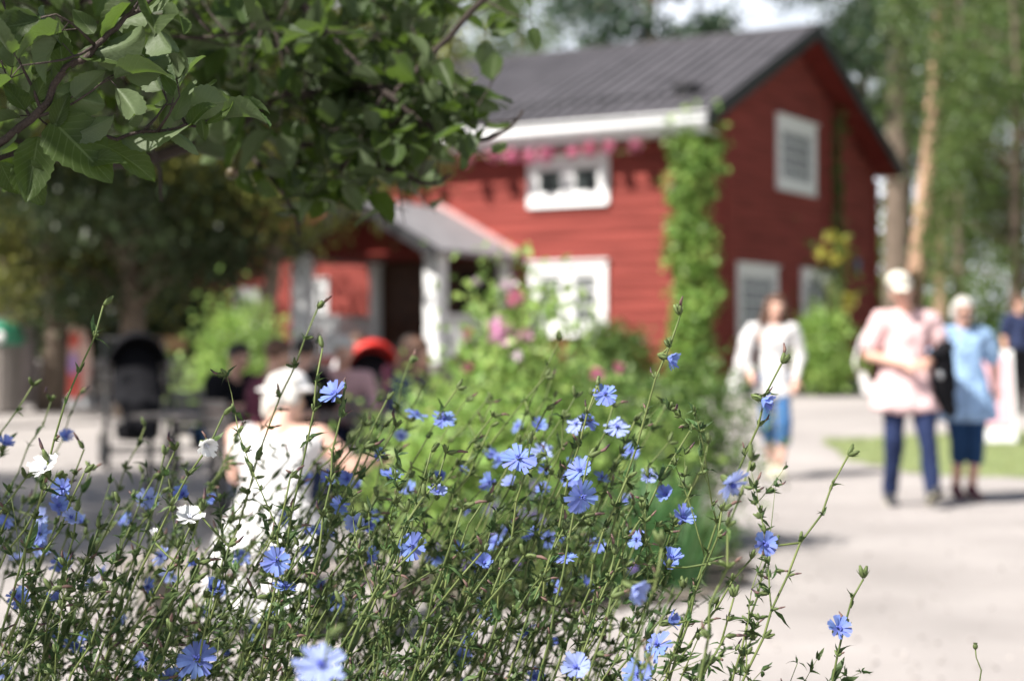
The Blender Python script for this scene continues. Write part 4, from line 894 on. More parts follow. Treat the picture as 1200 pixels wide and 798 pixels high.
# pushchairs
def pushchair(label, loc, rz, hoodm, s=1):
    t = thing('pushchair', label, 'pushchair', loc, rz, 'pushchairs parked on the gravel'); t.scale = (s, s, s)
    mb = MB(); vs = []; n = 9
    for i in range(n):                              # folding hood
        a = math.pi * (.05 + .62 * i / (n - 1))
        for k in range(9): b = math.pi * k / 8; rr = 1 + .02 * (i % 2); vs.append((.24 * math.cos(b) * rr, .02 + .26 * math.sin(b) * math.cos(a) * rr + .06, .82 + .30 * math.sin(b) * math.sin(a) * rr))
    mb.add(vs, [(i * 9 + k, i * 9 + k + 1, (i + 1) * 9 + k + 1, (i + 1) * 9 + k) for i in range(n - 1) for k in range(8)]); o = local('hood', mb, hoodm, t); mo = o.modifiers.new('t', 'SOLIDIFY'); mo.thickness = .012
    bm = bmesh.new(); hull(bm, (0, .02, .56), (.21, .20, .06), (0, .20, .82), (.20, .05, .20)); hull(bm, (0, -.25, .52), (.18, .12, .06), (0, 0, .55), (.2, .2, .06)); hull(bm, (0, -.38, .33), (.15, .04, .05), (0, -.27, .5), (.17, .08, .05)); link('seat', fuse(bm, 'seat', .015, [M['black_cloth']], 2, .01), t, inv=False)
    bm = bmesh.new(); hull(bm, (0, .06, .24), (.18, .22, .03), (0, .06, .34), (.19, .24, .03)); link('basket', fuse(bm, 'basket', .015, [M['black_cloth']], 1), t, inv=False)
    mb = MB()
    for sx in (-.25, .25):
        mb.tube([(sx, .52, 1.05), (sx, .38, .98), (sx, .1, .6), (sx, -.36, .14)], .013, 6); mb.tube([(sx, .1, .6), (sx, .34, .14)], .013, 6); mb.tube([(sx, -.05, .44), (sx, .22, .40)], .01, 6)
    mb.tube([(-.25, .34, .14), (.25, .34, .14)], .012, 6); mb.tube([(-.25, -.36, .14), (.25, -.36, .14)], .012, 6); local('frame', mb, M['plastic'], t)
    mb = MB(); mb.tube([(-.25, .52, 1.05), (.25, .52, 1.05)], .02, 8); local('handle', mb, M['rubber'], t)
    for sx in (-.27, .27):
        for y, r in ((.34, .14), (-.36, .11)):
            mb = MB(); k = 20; mb.tube([(sx, y + (r - .018) * math.cos(a), r + (r - .018) * math.sin(a)) for a in [2 * math.pi * i / k for i in range(k + 1)]], .018, 6, cap=False); w = local('wheel', mb, M['rubber'], t)
            mb = MB(); mb.tube([(sx - .015, y, r), (sx + .015, y, r)], .03, 8)
            for i in range(5): a = i * 1.2566; mb.tube([(sx, y, r), (sx, y + (r - .03) * math.cos(a), r + (r - .03) * math.sin(a))], .006, 4)
            local('hub', mb, M['steel'], w)
    return t
pushchair('black pushchair with its hood up standing on the gravel at left', gl(162, 17.0), .3, M['black_cloth'], 1.22)
pushchair('pushchair with a bright red hood in front of the porch', gl(438, 16.5), .2, M['red_cloth'], 1.15)

# bin, signs, board, bicycle
l = gl(0, 25); t = thing('litter_bin', 'grey brown slatted litter bin with a green lid at the left edge', 'bin', l); mb = MB()
for i in range(18): a = i * 2 * math.pi / 18; mb.box((.30 * math.cos(a), .30 * math.sin(a), .52), (.02, .09, 1.0), 0, Matrix.Rotation(a, 3, 'Z'))
mb.lathe([(.27, .03), (.27, 1.0)], n=18); local('bin_body', mb, M['wood_grey'], t, False)
mb = MB(); mb.lathe([(.34, 1.0), (.35, 1.06), (.35, 1.16), (.30, 1.26), (.18, 1.34), (.02, 1.36)], n=24); lid = local('lid', mb, M['green_lid'], t)
mb = MB(); mb.lathe([(.085, 0), (.085, .012)], n=20); o = local('badge', mb, M['white'], lid); o.matrix_local = Matrix.Translation((.09, -.345, 1.11)) @ Matrix.Rotation(R(90), 4, 'X')
# ice-cream-like pink and orange pavement sign
p = W(86, 456, 33); t = thing('pavement_sign', 'rounded pink and orange pavement sign on the pale ground at left', 'sign', gl(86, 27)); z0 = gz(p.x, p.y)
def oval(w, h, y, zc, th, n=24, pw=2.6):
    vs = []
    for dy in (0, th):
        for i in range(n): a = 2 * math.pi * i / n; ca, sa = math.cos(a), math.sin(a); vs.append((w * math.copysign(abs(ca) ** (2 / pw), ca), y + dy, zc + h * math.copysign(abs(sa) ** (2 / pw), sa)))
    return vs, [tuple(range(n)), tuple(range(2 * n - 1, n - 1, -1))] + [(i, (i + 1) % n, (i + 1) % n + n, i + n)[::-1] for i in range(n)]
mb = MB(); mb.add(*oval(.27, .58, 0, .70, .05)); local('panel', mb, M['ice_a'], t, False)
mb = MB(); mb.add(*oval(.13, .28, -.012, .38, .008)); mb.add(*oval(.1, .12, -.012, 1.05, .008)); local('emblem', mb, M['ice_b'], t, False)
mb = MB(); mb.add(*oval(.07, .18, -.02, .66, .006)); local('stripe', mb, M['lilac'], t, False)
mb = MB(); mb.box((0, .02, .06), (.5, .4, .12)); local('foot', mb, M['white'], t, False)
l = gl(197, 25); t = thing('notice_board', 'light wooden board raised on two posts behind the pushchair', 'board', l); mb = MB(); mb.box((0, 0, W(197, 403, 25).z - l[2]), (.50, .06, .22)); local('panel', mb, M['wood'], t, False)
for sx in (-1, 1): mb = MB(); mb.box((sx * .17, .045, (W(197, 403, 25).z - l[2]) / 2 + .05), (.06, .03, W(197, 403, 25).z - l[2] + .1)); local('post', mb, M['wood_grey'], t, False)
l = gl(1160, 20); t = thing('sandwich_board', 'pink and white sandwich board standing on the lawn behind the woman', 'sign', l)
for s_, nm in ((-1, 'front_panel'), (1, 'rear_panel')):
    rot = Matrix.Rotation(s_ * .16, 3, 'X'); mb = MB(); mb.box((0, -s_ * -.12, .55), (.50, .03, 1.08), 0, rot); a = local(nm, mb, M['white'], t, False)
    mb = MB(); mb.box((0, .12 * s_ + .02 * s_, .60), (.40, .012, .8), 0, rot); local('poster', mb, M['sign_pink'], a, False)
def bicycle(label, loc, rz):
    t = thing('bicycle', label, 'bicycle', loc, rz); 
    for x_ in (-.52, .52):
        mb = MB(); mb.tube([(x_ + .33 * math.cos(a), 0, .34 + .33 * math.sin(a)) for a in [2 * math.pi * i / 28 for i in range(29)]], .018, 6, cap=False); w = local('wheel', mb, M['rubber'], t)
        mb = MB(); 
        for i in range(14): a = i * 2 * math.pi / 14; mb.tube([(x_, 0, .34), (x_ + .31 * math.cos(a), 0, .34 + .31 * math.sin(a))], .0025, 4)
        mb.tube([(x_, -.05, .34), (x_, .05, .34)], .025, 8); local('hub', mb, M['steel'], w)
    mb = MB()
    for a, b in [((-.52, 0, .34), (-.14, 0, .30)), ((-.52, 0, .34), (-.22, 0, .82)), ((-.14, 0, .30), (-.24, 0, .90)), ((-.14, 0, .30), (.36, 0, .78)), ((-.21, 0, .78), (.34, 0, .86)), ((.33, 0, .92), (.52, 0, .34))]: mb.tube([a, b], .017, 7)
    local('frame', mb, M['plastic'], t); mb = MB(); mb.tube([(.24, -.27, 1.02), (.34, -.2, 1.0), (.35, 0, .96), (.34, .2, 1.0), (.24, .27, 1.02)], .014, 7); local('handlebar', mb, M['steel'], t)
    mb = MB(); mb.ball((-.27, 0, .94), (.14, .08, .035)); local('saddle', mb, M['plastic'], t); mb = MB(); mb.tube([(-.14, -.09, .30), (-.14, .09, .30)], .012, 6); mb.box((-.02, -.11, .2), (.09, .06, .02)); mb.box((-.26, .11, .4), (.09, .06, .02)); mb.tube([(-.14, -.09, .3), (-.02, -.09, .2)], .009, 5); mb.tube([(-.14, .09, .3), (-.26, .09, .4)], .009, 5); local('pedal', mb, M['steel'], t)
bicycle('dark bicycle parked at the right edge behind the walking couple', gl(1200, 28), .5)
# low grey stone wall, far left
l = gl(70, 31); t = thing('stone_wall', 'low pale stone wall between the bin and the pink sign', 'wall', l); mb = MB(); rg = random.Random(3)
for row in range(3):
    x_ = -2.4
    while x_ < 2.4: w_ = rg.uniform(.25, .5); mb.ball((x_ + w_ / 2, 0, .13 + .22 * row), (w_ * .56, .2, .135), 0, 8, 6); x_ += w_
local('stones', mb, mat('pale_stone', (.38, .34, .31), .9, .25, 4, .6, 14, island=.2), t)
# ------------------------------------------------------------------ apple tree
def leaf_verts(L, Wd, rg, nu=7, nv=4, curl=None, fold=None, droop=None):
    """grid leaf: midrib along +Y, surface normal +Z; returns verts, faces, uvs"""
    curl = rg.uniform(-.9, .9) if curl is None else curl; fold = rg.uniform(.2, .95) if fold is None else fold; tw = rg.uniform(-.5, .5); ph = rg.uniform(0, 6); wa = rg.uniform(.03, .11)
    vs, uv = [], []; y = z = 0.; ang = rg.uniform(-.3, .3); prev = 0
    for i in range(nu + 1):
        t = i / nu; w = Wd * .5 * (math.sin(math.pi * min(1, t ** .78 * 1.0)) ** .72 if 0 < t < 1 else 0) * (1.08 - .25 * t); 
        dl = L / nu; ang += curl / nu * (1.4 if t > .5 else .7)
        if i: y += dl * math.cos(ang); z += dl * math.sin(ang)
        for k in range(-nv, nv + 1):
            u = k / nv; ser = 1 + (.07 if (i + 0) % 2 else -.03) * (abs(u) == 1)
            xx = u * w * ser; a = tw * t; lift = abs(xx) * fold + wa * Wd * math.sin(ph + 7 * t + 2 * u) * abs(u)
            X, Z = xx * math.cos(a) - lift * math.sin(a) * .3, xx * math.sin(a) + lift
            vs.append((X, y - z * 0 - Z * math.sin(ang) * .5, z + Z * math.cos(ang))); uv.append((u, t))
    r = 2 * nv + 1; fs = [(i * r + k, i * r + k + 1, (i + 1) * r + k + 1, (i + 1) * r + k) for i in range(nu) for k in range(r - 1)]
    return vs, fs, uv
class LeafBatch:
    def __init__(s): s.V = []; s.F = []; s.U = []; s.n = 0
    def add(s, tpl, mtx):
        V, F, Uv = tpl; A = np.array(mtx)[:3, :3]; t = np.array(mtx)[:3, 3]; s.V.append(V @ A.T + t); s.F.append(F + s.n); s.U.append(Uv[F].reshape(-1, 2)); s.n += len(V)
    def mesh(s, name, m):
        me = np_mesh(name, np.concatenate(s.V), np.concatenate(s.F), m); uvl = me.uv_layers.new(name='UVMap'); uvl.data.foreach_set('uv', np.concatenate(s.U).astype(np.float32).ravel())
        me.polygons.foreach_set("use_smooth", [True] * len(me.polygons)); return me
rgp = random.Random(17)
def tpl(*a, **k): v, f, u = leaf_verts(*a, rg=rgp, **k); return np.array(v), np.array(f), np.array(u)
HI = [tpl(.075 * rgp.uniform(.85, 1.15), .042 * rgp.uniform(.85, 1.15), nu=14, nv=4) for _ in range(10)]
LO = [tpl(.072 * rgp.uniform(.8, 1.15), .040 * rgp.uniform(.8, 1.15), nu=6, nv=2) for _ in range(12)]
def frame(p, d, n, s=1):
    d = Vector(d).normalized(); n = Vector(n); n = (n - d * n.dot(d)).normalized(); x = d.cross(n); return Matrix.Translation(p) @ Matrix(((x.x * s, d.x * s, n.x * s, 0), (x.y * s, d.y * s, n.y * s, 0), (x.z * s, d.z * s, n.z * s, 0), (0, 0, 0, 1)))
TB = Vector((-2.6, 2.3, 0)); apple = thing('apple_tree', 'apple tree reaching into the top left of the view with leafy branches', 'tree', tuple(TB))
mb = MB(); mb.tube([TB + Vector(q) for q in ((0, 0, -.2), (.02, .02, .5), (.05, 0, 1.1), (.0, .05, 1.6), (-.1, .1, 2.1), (-.1, .2, 2.7), (.0, .3, 3.3))], [.15, .11, .10, .09, .07, .045, .015], 10); mb.build('trunk', M['bark'], apple)
def allowed(px, py):
    lim = [(-60, 250), (0, 240), (45, 232), (90, 212), (130, 205), (175, 228), (200, 200), (260, 205), (300, 270), (345, 288), (385, 262), (430, 280), (470, 262), (505, 268), (530, 222), (575, 195), (615, 160), (640, 100), (655, 80), (625, 40), (600, -10)]
    if py < -6 or px < -6: return True
    if px > 640 or px > 655 - (.0 if py > 60 else (60 - py) * .8): return False
    for (a, b), (c, d) in zip(lim, lim[1:]):
        if a <= px <= c and c > a: return py < b + (d - b) * (px - a) / (c - a)
    return py < 60
def gap(px, py): # see-through windows in the canopy
    for (x, y, rx, ry) in ((310, 92, 55, 26), (60, 190, 45, 18), (410, 60, 26, 24), (470, 40, 30, 30), (545, 70, 40, 38), (300, 190, 46, 30), (225, 225, 50, 18), (560, 20, 26, 18), (120, 120, 20, 14), (455, 175, 18, 16)):
        if ((px - x) / rx) ** 2 + ((py - y) / ry) ** 2 < 1: return True
    return False
rg = random.Random(23); nvec = lambda s=1: Vector((rg.gauss(0, s), rg.gauss(0, s), rg.gauss(0, s)))
def ok(p):
    x, y, d = PX(p)
    if d < .9: return not (-250 < x < 1400 and -100 < y < 900)
    k = rg.random() ** 2 if d > 2.2 else 0
    if x > 380 and y > 0 and not (x < 645 - 80 * k and allowed(x + 40 * k, y + 70 * k)): return allowed(x, y) and rg.random() < .5
    return allowed(x, y + 45 * k)
def twig_with_leaves(br, lv, p, d, L, r, nleaf, T, dmin=1.45, strict=True, sc=1):
    pts = [p]; q = Vector(p); d = Vector(d).normalized()
    for i in range(4): d = (d + nvec(.10) + Vector((0, 0, .06))).normalized(); q = q + d * L / 4; pts.append(q.copy())
    if strict and not all(ok(w) for w in pts): return False
    br.tube(pts, [r, r * .8, r * .6, r * .5, r * .35], 5)
    for i in range(nleaf):
        t = rg.uniform(.25, 1) if i > 1 else 1; k = min(3, int(t * 4)); b = pts[k].lerp(pts[k + 1], t * 4 - k) if t < 1 else pts[-1]
        ld = (d * .8 + nvec(.65)).normalized(); ld.z -= .12; ld.normalize(); s_ = rg.uniform(.6, 1.08) * sc; tip = b + ld * .1 * s_
        x_, y_, dd = PX(tip)
        if strict and not (ok(tip) and ok(b)): continue
        if strict and 0 < x_ < 650 and y_ > 0 and gap(x_, y_) and rg.random() < .85: continue
        st = b + ld * .018; br.tube([b, st + Vector((0, 0, .002))], .0008, 3, cap=False)
        lv.add(T[rg.randrange(len(T))], frame(st, ld, Vector((0, 0, 1)) + nvec(.55), s_))
    return True
def branch(pts, r0, r1, ntw, nleaf, T, twL=(.08, .2), label=None, sc=1, strict=True):
    br = MB(); lv = LeafBatch(); pts = [Vector(p) for p in pts]
    sm = []                                      # smooth the polyline
    for i in range(len(pts) - 1):
        a = pts[max(i - 1, 0)]; b = pts[i]; c = pts[i + 1]; e = pts[min(i + 2, len(pts) - 1)]
        for k in range(5): t = k / 5; sm.append(.5 * ((2 * b) + (c - a) * t + (2 * a - 5 * b + 4 * c - e) * t * t + (3 * b - a - 3 * c + e) * t ** 3))
    sm.append(pts[-1]); n = len(sm); br.tube([p + nvec(.0015) for p in sm], [r0 + (r1 - r0) * i / (n - 1) for i in range(n)], 8)
    for _ in range(ntw):
        i = rg.randrange(n // 6, n - 1); ax = (sm[i + 1] - sm[i]).normalized(); d = (ax * .6 + nvec(.8)).normalized()
        twig_with_leaves(br, lv, sm[i], d, rg.uniform(*twL), .0022, nleaf, T, sc=sc, strict=strict)
    twig_with_leaves(br, lv, sm[-1], (sm[-1] - sm[-3]), .04, r1, 5, T, sc=sc, strict=strict)
    o = br.build('branch', M['twig'], apple)
    if label: o['label'] = label
    if lv.V: link('leaves', lv.mesh('leaves', M['apple_leaf']), o)
    return o
# hero branches, sharp
hA = branch([W(-420, 330, 2.1), W(-200, 250, 1.95), W(-60, 200, 1.86), W(37, 139, 1.84), W(71, 91, 1.84), W(112, 54, 1.84), W(150, 20, 1.85), W(215, -25, 1.88)], .0065, .0022, 9, 4, HI, (.05, .12))
hB = branch([W(-60, 205, 1.86), W(30, 172, 1.86), W(75, 164, 1.87), (W(150, 158, 1.87)), W(230, 146, 1.88)], .003, .0016, 4, 3, HI, (.03, .06))
# hand-placed sharp leaves: base px, tip px, width factor, facing (toward the camera amount), depth
def hleaf(parent, b, t, d, up=.5, cam_=.7, wf=1, flip=False, side=0):
    p = W(b[0], b[1], d); q = W(t[0], t[1], d + rg.uniform(-.015, .02)); L = (q - p).length; n = Vector((side, -cam_, up)); n = -n if flip else n
    T = tpl(.075, .042 * wf, nu=16, nv=4, curl=rg.uniform(-1.1, .8), fold=rg.uniform(.15, .75)); lb = LeafBatch(); lb.add(T, frame(p, q - p, n, L / .075)); link('leaf', lb.mesh('leaf', M['apple_leaf']), parent)
for a in [((107, 62), (192, 50), .9, 1), ((92, 62), (164, 90), .8, 0), ((60, 140), (132, 216), 1.25, 0), ((118, 168), (198, 198), .8, 0), ((45, 160), (30, 242), 1.0, 0), ((20, 190), (52, 240), 1.2, 0), ((0, 190), (18, 232), 1.1, 0),
          ((63, 108), (122, 120), 1.3, 1), ((140, 160), (232, 166), .75, 1), ((205, 142), (212, 82), .75, 1), ((222, 148), (247, 104), .7, 0), ((240, 146), (292, 141), .65, 0), ((195, 150), (245, 168), .9, 1), ((236, 140), (240, 166), 1.0, 0),
          ((150, 146), (184, 122), .8, 1), ((110, 40), (84, 8), .8, 0), ((135, 30), (212, 12), .8, 1), ((75, 88), (66, 20), .7, 0), ((40, 120), (60, 78), .8, 0), ((30, 130), (4, 96), 1.1, 0), ((64, 150), (82, 108), .8, 0), ((15, 150), (14, 182), .9, 1), ((78, 160), (140, 142), .9, 1), ((98, 190), (150, 188), .8, 0)]:
    hleaf(hA if a[0][0] < 115 else hB, a[0], a[1], 1.84 if a[0][0] < 115 else 1.875, wf=a[2], flip=bool(a[3]), up=rg.uniform(.1, .9), side=rg.uniform(-.4, .4))
# middle-distance branches
branch([W(-300, 90, 3.65), W(-60, 150, 3.45), W(130, 190, 3.30), W(250, 158, 3.25), W(288, 139, 3.25), W(332, 110, 3.25), W(366, 110, 3.25), W(440, 104, 3.25), W(500, 122, 3.25)], .016, .004, 30, 6, LO, sc=1.2)
branch([W(740, -220, 2.95), W(640, -80, 3.05), (W(567, 0, 3.10)), W(503, 68, 3.15), W(475, 95, 3.17), W(430, 150, 3.21), W(400, 200, 3.25)], .008, .003, 9, 6, LO, sc=1.2)
branch([W(300, -60, 3.25), W(400, 60, 3.20), W(480, 130, 3.15), W(540, 165, 3.10), W(590, 155, 3.08), W(612, 130, 3.07)], .010, .002, 24, 6, LO, sc=1.2)
branch([W(320, 160, 3.35), W(430, 190, 3.25), W(500, 215, 3.20), W(528, 205, 3.19)], .008, .002, 22, 6, LO, sc=1.2)
branch([W(240, 120, 3.55), W(310, 200, 3.45), W(345, 250, 3.40), (W(350, 275, 3.35))], .007, .002, 14, 6, LO, sc=1.2)
branch([W(380, 150, 3.35), W(430, 220, 3.25), W(450, 262, 3.20)], .006, .002, 16, 6, LO, sc=1.2)
branch([W(100, 20, 3.15), W(160, 120, 3.05), W(185, 190, 3.00), W(190, 235, 2.97)], .006, .002, 8, 5, LO, sc=1.2)
for (x0, y0, x1, y1, d) in ((-200, -150, 120, 60, 2.6), (0, -200, 250, 60, 2.8), (150, -250, 330, 50, 2.5), (-100, 30, 200, 110, 3.0), (250, -150, 470, 60, 2.9), (-250, 120, 60, 190, 2.6), (100, -100, 420, 150, 3.1), (200, -60, 520, 110, 3.0), (0, -100, 130, 150, 3.2), (350, -200, 560, 30, 2.7), (60, 30, 360, 220, 3.3), (-60, 60, 130, 180, 2.3), (0, 0, 280, 40, 2.2), (-100, -50, 150, 30, 2.1), (220, 60, 500, 240, 3.2)):
    a, b = W(x0, y0, d + 1.05), W(x1, y1, d + .6); m_ = a.lerp(b, .5) + Vector((0, 0, .05)); branch([a, a.lerp(m_, .5) + nvec(.02), m_, m_.lerp(b, .5) + nvec(.02), b], .008, .002, 21, 6, LO, (.12, .32), sc=1.25)
# limbs and canopy outside the frame (cast the shade on the left)
for (x, y, z) in ((-1.9, 1.5, 2.6), (-1.4, 1.2, 2.3), (-1.2, 2.1, 2.5), (-1.6, 2.9, 2.6), (-2.0, 1.0, 2.4), (-1.0, 1.6, 2.15), (-1.8, .6, 2.2), (-1.3, 2.6, 2.9), (-3.2, 2.4, 2.8), (-2.9, 1.6, 2.4), (-1.1, 1.0, 1.95), (-1.5, 1.9, 3.0)):
    a = TB + Vector((-.02, .05, 1.5)); b = Vector((x, y, z)); branch([a, a.lerp(b, .35) + Vector((0, 0, .12)), a.lerp(b, .7) + Vector((0, 0, .12)), b], .03, .004, 54, 7, LO, (.15, .38), sc=1.1)
for (px, py, d) in ((272, 203, 3.0),):
    p = W(px, py, d); m = MB(); m.ball(p, (.012, .012, .0115), 0, 14, 10); m.tube([p + Vector((0, 0, .010)), p + Vector((.004, 0, .03))], .001, 4); o = m.build('apple', M['apple'], apple); o['label'] = 'small unripe reddish apple among the leaves'

# ------------------------------------------------------------------ chicory
def flower_tpl(R0, open_, rg, npet=17, wd=.118):
    """ray florets: strap petals with five-toothed tips; axis +Z"""
    mb = MB()
    for i in range(npet):
        a = 2 * math.pi * (i + rg.uniform(-.25, .25)) / npet; L = R0 * rg.uniform(.85, 1.06) * (1 if i % 2 else .9); w = R0 * wd * rg.uniform(.85, 1.1); el = open_ + rg.uniform(-.12, .14); bend = rg.uniform(-.35, .15); tw = rg.uniform(-.3, .3)
        dr = Vector((math.cos(a), math.sin(a), 0)); sd_ = Vector((-dr.y, dr.x, 0)); vs = []
        n = 5; r, z, e = R0 * .06, .001 * (i % 2), el
        for k in range(n + 1):
            t = k / n; ww = w * (.35 + .75 * math.sin(min(1, t * 1.15) * math.pi * .5)); e += bend / n; c = dr * r + Vector((0, 0, z)); s_ = sd_ * math.cos(tw * t) + Vector((0, 0, 1)) * math.sin(tw * t)
            vs += [c - s_ * ww, c + Vector((0, 0, -.12 * ww)), c + s_ * ww]
            if k < n: r += L / n * math.cos(e); z += L / n * math.sin(e)
        fs = [(3 * k + j, 3 * k + j + 1, 3 * k + j + 4, 3 * k + j + 3) for k in range(n) for j in (0, 1)]
        # teeth
        b = 3 * n; o_ = (dr * math.cos(e) + Vector((0, 0, math.sin(e)))); A, Bc, D = vs[b], vs[b + 1], vs[b + 2]
        tt = len(vs)
        for j in range(5):
            q0 = A.lerp(D, j / 5); q1 = A.lerp(D, (j + 1) / 5); vs += [q0, q1, q0.lerp(q1, .5) + o_ * R0 * .075]; fs.append((tt, tt + 1, tt + 2)); tt += 3
        mb.add(vs, fs)
    st = MB()
    for i in range(13): a = rg.uniform(0, 6.28); e = rg.uniform(.9, 1.45); d = Vector((math.cos(a) * math.cos(e), math.sin(a) * math.cos(e), math.sin(e))); st.tube([d * .001, d * R0 * rg.uniform(.3, .42)], [.0005, .0008], 4)
    ca = MB(); ca.lathe([(.0012, -.013), (.0032, -.010), (.0034, -.005), (.0028, .001)], n=8)
    for i in range(7): a = i * .9; d = Vector((math.cos(a), math.sin(a), 0)); s_ = Vector((-d.y, d.x, 0)); c = d * .0032; ca.add([c - s_ * .0014 + Vector((0, 0, -.01)), c + s_ * .0014 + Vector((0, 0, -.01)), c + d * .004 + Vector((0, 0, .001))], [(0, 1, 2)])
    return mb, st, ca
rf = random.Random(7); FT = {}
for key, pm in (('blue', 'blue'), ('pale', 'blue_pale'), ('white', 'white_petal')):
    FT[key] = []
    for v, (r_, op) in enumerate(((.0175, .25), (.0165, .55), (.018, .1), (.016, .9), (.0172, .4), (.015, 1.15))):
        a, b, c = flower_tpl(r_ * (1.08 if key == 'white' else 1), op, rf, wd=.165 if key == 'white' else .132); FT[key].append((a.mesh('petals_' + key, M[pm]), b.mesh('stamens', M['pale_stamen' if key == 'white' else 'stamen']), c.mesh('calyx', M['ch_bud'])))
# bud clusters: green sessile buds, some withered with purple-grey tips; axis +Z is the stem direction
BT = []
for v in range(8):
    mb = MB(); k = rf.choice((1, 2, 2, 3))
    for i in range(k):
        a = rf.uniform(0, 6.28); e = rf.uniform(.3, 1.0); d = Vector((math.cos(a) * math.sin(e), math.sin(a) * math.sin(e), math.cos(e))); L = rf.uniform(.009, .014); b = d * .001
        mb.tube([b, b + d * L * .3, b + d * L * .7, b + d * L], [.0014, .0026, .0022, .0012], 6, 0)
        if v % 2 == 0 and i == 0: 
            d2 = (d + Vector((rf.uniform(-.5, .5), rf.uniform(-.5, .5), -.1))).normalized(); mb.tube([b + d * L * .9, b + d * L * 1.3, b + d * L * 1.3 + d2 * L * .6], [.0014, .0018, .0008], 5, 1)
        for q in range(3):
            aa = rf.uniform(0, 6.28); s_ = d.orthogonal().normalized(); s2 = d.cross(s_); w = s_ * math.cos(aa) + s2 * math.sin(aa); c = b + d * .002 + w * .0022; tt = d.cross(w); mb.add([c - tt * .0012, c + tt * .0012, c + d * .008 + w * .003], [(0, 1, 2)], 0)
    BT.append(mb.mesh('bud_cluster', [M['ch_bud'], M['ch_dry']]))
rc = random.Random(99)
gv = lambda s: Vector((rc.gauss(0, s), rc.gauss(0, s), rc.gauss(0, s)))
def bract(lf, p, d, ax, L):
    d = Vector(d).normalized(); s_ = d.cross(ax).normalized() if d.cross(ax).length > .01 else Vector((1, 0, 0)); n_ = s_.cross(d); w = L * rc.uniform(.13, .2); cu = rc.uniform(-.3, .5) * L
    vs = [p - s_ * w * .6, p + s_ * w * .6, p + d * L * .35 - s_ * w + n_ * w * .5, p + d * L * .35 - n_ * w * .1, p + d * L * .35 + s_ * w + n_ * w * .5, p + d * L * .7 - s_ * w * .6 - n_ * cu * .3, p + d * L * .7 + s_ * w * .6 - n_ * cu * .3, p + d * L - n_ * cu]
    lf.add(vs, [(0, 1, 4, 3, 2), (2, 3, 6, 5), (3, 4, 6), (5, 6, 7)])
def place(me, nm, root, p, ax, s=1, roll=None):
    o = link(nm, me, root, inv=False); z = Vector(ax).normalized(); M_ = z.to_track_quat('Z', 'Y').to_matrix().to_4x4() @ Matrix.Rotation(rc.uniform(0, 6.28) if roll is None else roll, 4, 'Z') @ Matrix.Scale(s, 4)
    M_.translation = Vector(p) - root.location; o.matrix_basis = M_; return o
NB = [0]
MARKS = [(-200, 25, 'before the litter bin'), (25, 72, 'before the pale stone wall'), (72, 112, 'before the pink pavement sign'), (112, 150, 'left of the black pushchair'), (150, 200, 'before the black pushchair'), (200, 262, 'right of the black pushchair'),
 (262, 310, 'left of the white hat'), (310, 360, 'before the white hat'), (360, 420, 'before the seated group'), (420, 480, 'under the red hood'), (480, 530, 'under the white porch post'), (530, 585, 'left of the mallow blooms'), (585, 630, 'under the mallow blooms'),
 (630, 680, 'before the left half of the wide window'), (680, 725, 'before the right half of the wide window'), (725, 790, 'before the iris leaves'), (790, 850, 'under the climbing vine'), (850, 1300, 'before the young woman')]
def auto_label(tip, flw):
    x, y, d = PX(tip); mk = next(m for a, b, m in MARKS if a <= x < b)
    return '%s %s chicory stem with %s, %s' % ('tall' if y < 500 else 'middling' if y < 590 else 'short' if y < 660 else 'low', 'sharp' if d < 2.02 else 'softly blurred' if d < 2.35 else 'strongly blurred', 'blue flowers' if flw else 'buds only', mk)
